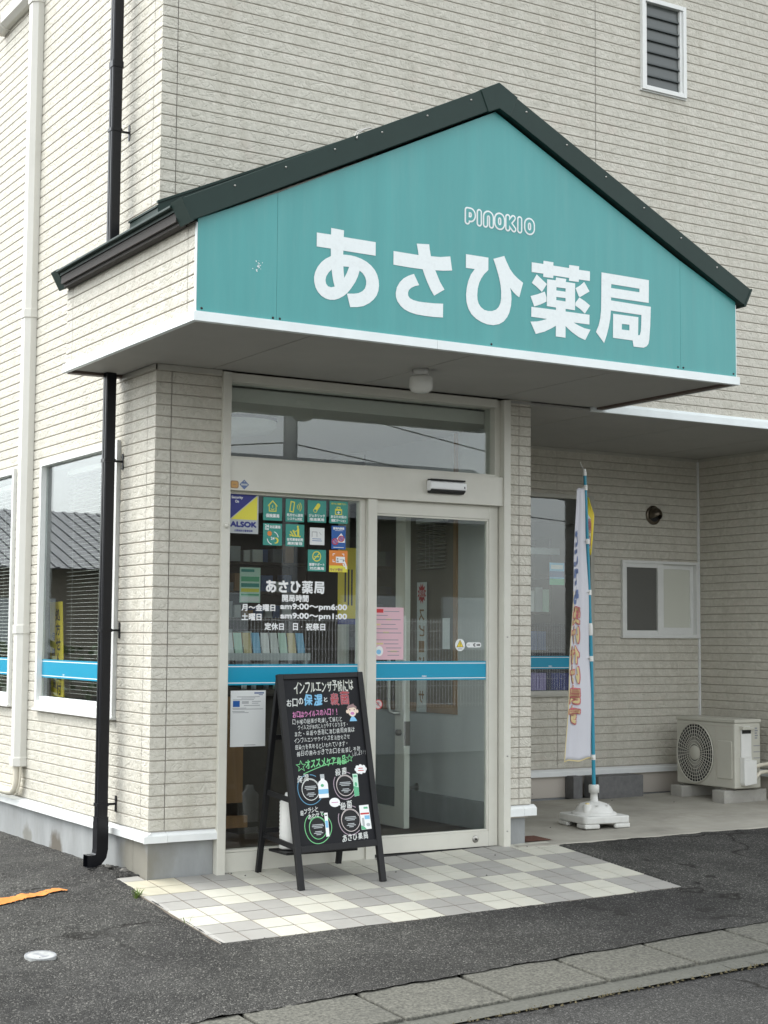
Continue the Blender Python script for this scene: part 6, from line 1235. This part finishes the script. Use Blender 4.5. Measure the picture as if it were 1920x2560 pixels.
# ------------------------------------------------------------------ small things on the ground
def cover(name, lab, x, y, r, cat):
    t = thing(name, lab, cat, (x, y, gzl(x, y))); z = gzl(x, y)-.008; nrm = lambda a, b, n: Vector((x+a, y+b, z+.0179*a+.0875*b*(y < 0)+n))
    mb = MB(); mb.prism([(r*math.cos(k*math.pi/18), r*math.sin(k*math.pi/18)) for k in range(36)], (-.02, .012), nrm); mb.build('lid', mat('worn_cover', (.34, .35, .345), .7, var=.2, vs=25, dirt=.6, ds=30, dcol=(.1, .1, .09)), t)
    mb = MB(); mb.ring((0, 0), r*.93, r*.93, .006, nrm, .0135, 0, 360, 36); mb.stroke([(-.01, .03), (.012, -.028)], .012, nrm, .013); mb.stroke([(-.022, .026), (.0, .034)], .010, nrm, .0132); mb.stroke([(.0, -.03), (.026, -.022)], .010, nrm, .0132); mb.build('recess', M['greyink'], t)
cover('inspection_cover', 'small round pale cover set in the asphalt at the left front', -.945, -1.058, .070, 'cover')
cover('inspection_cover', 'small round pale cover cut by the left picture edge', -1.145, -.86, .070, 'cover')
mb = MB(); n = 70; a0, a1 = Vector((-.98, -.135, 0)), Vector((-.448, .036, 0)); dv = (a1-a0).normalized(); nv = Vector((-dv.y, dv.x, 0)); V = []
for k in range(n+1):
    p = a0+(a1-a0)*k/n
    for s in (-1, 1):
        w = .040+.008*mnoise.noise(Vector((k*.28, s*5, 0)))+.010*mnoise.noise(Vector((k*.9, s*5, 3))); q = p+nv*s*w+dv*.004*mnoise.noise(Vector((k*.2, s, 9))); V.append((q.x, q.y, gzl(q.x, q.y)+.007))
mb.add(V, [(2*i, 2*i+1, 2*i+3, 2*i+2) for i in range(n)]); o = mb.build('orange_marking', M['orange'])
tag(o, 'worn orange painted line on the asphalt at the left edge', 'road marking')
def tuft(lab, x, y, n, h):
    mb = MB(); z = gzl(x, y)
    for k in range(n):
        a = random.random()*6.28; l_ = h*random.uniform(.5, 1); e = Vector((math.cos(a), math.sin(a), 0)); p = Vector((x, y, z))+e*random.random()*.02; w = Vector((-e.y, e.x, 0))*.003
        t1 = p+e*l_*.25+Vector((0, 0, l_*.6)); t2 = p+e*l_*.6+Vector((0, 0, l_*.95)); mb.add([p-w, p+w, t1+w*.8, t1-w*.8, t2], [(0, 1, 2, 3), (3, 2, 4)])
    tag(mb.build('weed', M['grass']), lab, 'weed', 'weeds along the porch edge')
tuft('leafy weed tuft at the porch edge below the pillar', -.165, -.27, 34, .055); tuft('thin single weed stalk at the porch edge nearer the street', -.16, -.86, 5, .05)
def stone(lab, x, y, r):
    mb = MB(); V = []; b = bmesh.new(); bmesh.ops.create_icosphere(b, subdivisions=2, radius=r)
    for v in b.verts: v.co *= 1+.35*mnoise.noise(v.co*40); v.co.z *= .6
    V = [v.co+Vector((x, y, gzl(x, y)+r*.4)) for v in b.verts]; F = [tuple(v.index for v in f.verts) for f in b.faces]; b.free(); mb.add(V, F)
    tag(mb.build('stone', M['stonebit']), lab, 'stone', 'stones by the downpipe')
stone('grey stone lying between the downpipe foot and the tiled corner', -.05, .19, .026); stone('small grey stone at the foot of the downpipe', -.09, .33, .02)
mb = MB()
for k in range(1900):
    q = random.random()
    if q < .40: x, y = random.uniform(-1.7, -.17), random.uniform(-1.9, .9)
    elif q < .58: x, y = -.03-abs(random.gauss(0, .06)), random.uniform(.05, 2.6)
    elif q < .74: x, y = -.165-abs(random.gauss(0, .035)), random.uniform(-1.25, .1)
    elif q < .86: x, y = random.uniform(-.2, 2.7), -1.245-abs(random.gauss(0, .03))
    else: x = random.uniform(-1, 4.5); y = -2.115+.06*x+abs(random.gauss(0, .05))+.01
    r = random.uniform(.002, .0065)*(1.3 if q < .4 else 1); z = gzl(x, y)+.001; a = random.random()*6
    mb.add([(x+r*math.cos(a), y+r*math.sin(a), z), (x+r*math.cos(a+2.1), y+r*math.sin(a+2.1), z), (x+r*math.cos(a+4.2), y+r*math.sin(a+4.2), z), (x, y, z+r*.9)], [(0, 1, 3), (1, 2, 3), (2, 0, 3)])
o = mb.build('loose_grit', M['stonebit']); o['kind'] = 'stuff'
mb = MB()
for x, y in ((.52, -.12), (1.33, -.36), (2.42, -.10), (.47, -.05), (2.1, -.22), (1.76, -.62), (2.9, .3), (3.9, .9), (4.3, .7), (3.5, 1.3)):
    z = max(tz(x, y), sz(x, y) if x > 2.55 else -1)+.002; r = .007
    mb.add([(x-r, y, z), (x+r*.6, y-r*.5, z), (x+r*.3, y+r*.7, z), (x, y, z+.006)], [(0, 1, 3), (1, 2, 3), (2, 0, 3)])
o = mb.build('leaf_litter', M['darkvoid']); o['kind'] = 'stuff'

# ------------------------------------------------------------------ across the street (seen only in the glass)
fe = thing('mesh_fence', 'white wire mesh fence across the street, mirrored in the entrance glass', 'fence', (9.5, -14, -.4))
mb = MB(); x = 2.0
while x < 17: mb.box(x-.004, x+.004, -14.005, -13.995, .15, 1.60); x += .06
for z in (.2, .5, .8, 1.1, 1.4, 1.55): mb.box(2, 17, -14.012, -14.004, z-.005, z+.005)
mb.build('mesh', M['white'], fe)
for k in range(8):
    mb = MB(); mb.tube([(2+k*2.1, -14.05, -.5), (2+k*2.1, -14.05, 1.65)], .03, 8); mb.build('post', M['white'], fe)
mb = MB(); mb.box(2, 17, -14.2, -14.03, -.6, .12); mb.build('base_wall', M['concrete'], fe)
up = thing('utility_pole', 'concrete utility pole with wires mirrored in the transom', 'utility pole', (11.4, -20, -.5))
mb = MB(); mb.tube([(11.4, -20, -.6), (11.4, -20, 11)], [.17, .12], 14); mb.build('pole', M['concrete'], up); mb = MB()
for z in (6.9, 7.6): mb.box(10.6, 12.2, -20.16, -20.08, z-.05, z+.05)
mb.build('cross_arm', M['steel'], up); mb = MB()
for x0, z0, z1 in ((10.7, 7.0, 6.3), (11.2, 7.05, 6.6), (11.9, 7.7, 7.5), (12.1, 6.0, 4.9), (11.4, 5.2, 5.0)):
    for xa, xb in ((x0, x0+26), (x0, x0-30)): mb.tube([(xa+(xb-xa)*i/12, -20.1, z0+(z1-z0)*i/12-1.0*math.sin(math.pi*i/12)) for i in range(13)], .014, 5, False)
mb.build('wires', M['darkvoid'], up)
h = thing('neighbour_house', 'brown house with grey tiled roof, mirrored in the side windows', 'house', (-13, 27, 0))
mb = MB(); mb.box(-21, -4, 26, 34, -.5, 2.9); mb.build('wall', M['wallbeige'], h)
mb = MB(); mb.prism([(25.2, 2.75), (34.8, 2.75), (30, 4.36)], (-21.8, -3.2), lambda a, b, n: Vector((n, a, b)))
for k in range(62): mb.bar((-21.6+k*.3, 25.2, 2.755), (-21.6+k*.3, 30, 4.365), .09, .04)
mb.build('roof', M['roofgrey'], h); mb = MB()
for x in (-12.5, -8.6): mb.box(x, x+1.6, 25.9, 26.02, .9, 2.1)
mb.build('window', M['silver'], h)
h = thing('opposite_house', 'low grey house across the street, mirrored in the entrance glass', 'house', (12, -26, 0))
mb = MB(); mb.box(2.5, 21, -32, -25, -.6, 4.2); mb.build('wall', mat('opposite_wall', (.13, .115, .10), .85, var=.15, vs=2), h)
mb = MB(); mb.prism([(-24.2, 4.1), (-32.8, 4.1), (-28.5, 6.0)], (1.8, 21.7), lambda a, b, n: Vector((n, a, b))); mb.build('roof', M['roofgrey'], h)
for x in (4.2, 8.6, 11.2, 15.4, 18.3): mb = MB(); mb.box(x, x+1.7, -25.0, -24.9, 1.0, 2.3); mb.build('window', M['silver'], h)
mb = MB(); mb.box(6.4, 7.4, -25.0, -24.92, -.5, 1.7); mb.build('door', M['darkwood'], h)
mb = MB(); b = bmesh.new()
for k in range(1500):
    c = Vector((random.uniform(-20, -3), 21+random.gauss(0, .35), random.uniform(-.3, 1.15))); a = Vector((random.gauss(0, 1), random.gauss(0, 1), random.gauss(0, 1))).normalized()*.09; d = a.orthogonal().normalized()*.06
    mb.quad(c-a, c-d, c+a, c+d)
b.free(); tag(mb.build('hedge', M['hedge']), 'low green hedge before the neighbouring house, mirrored in the side window', 'hedge')

for o in bpy.data.objects:
    if '_o' in o: del o['_o']
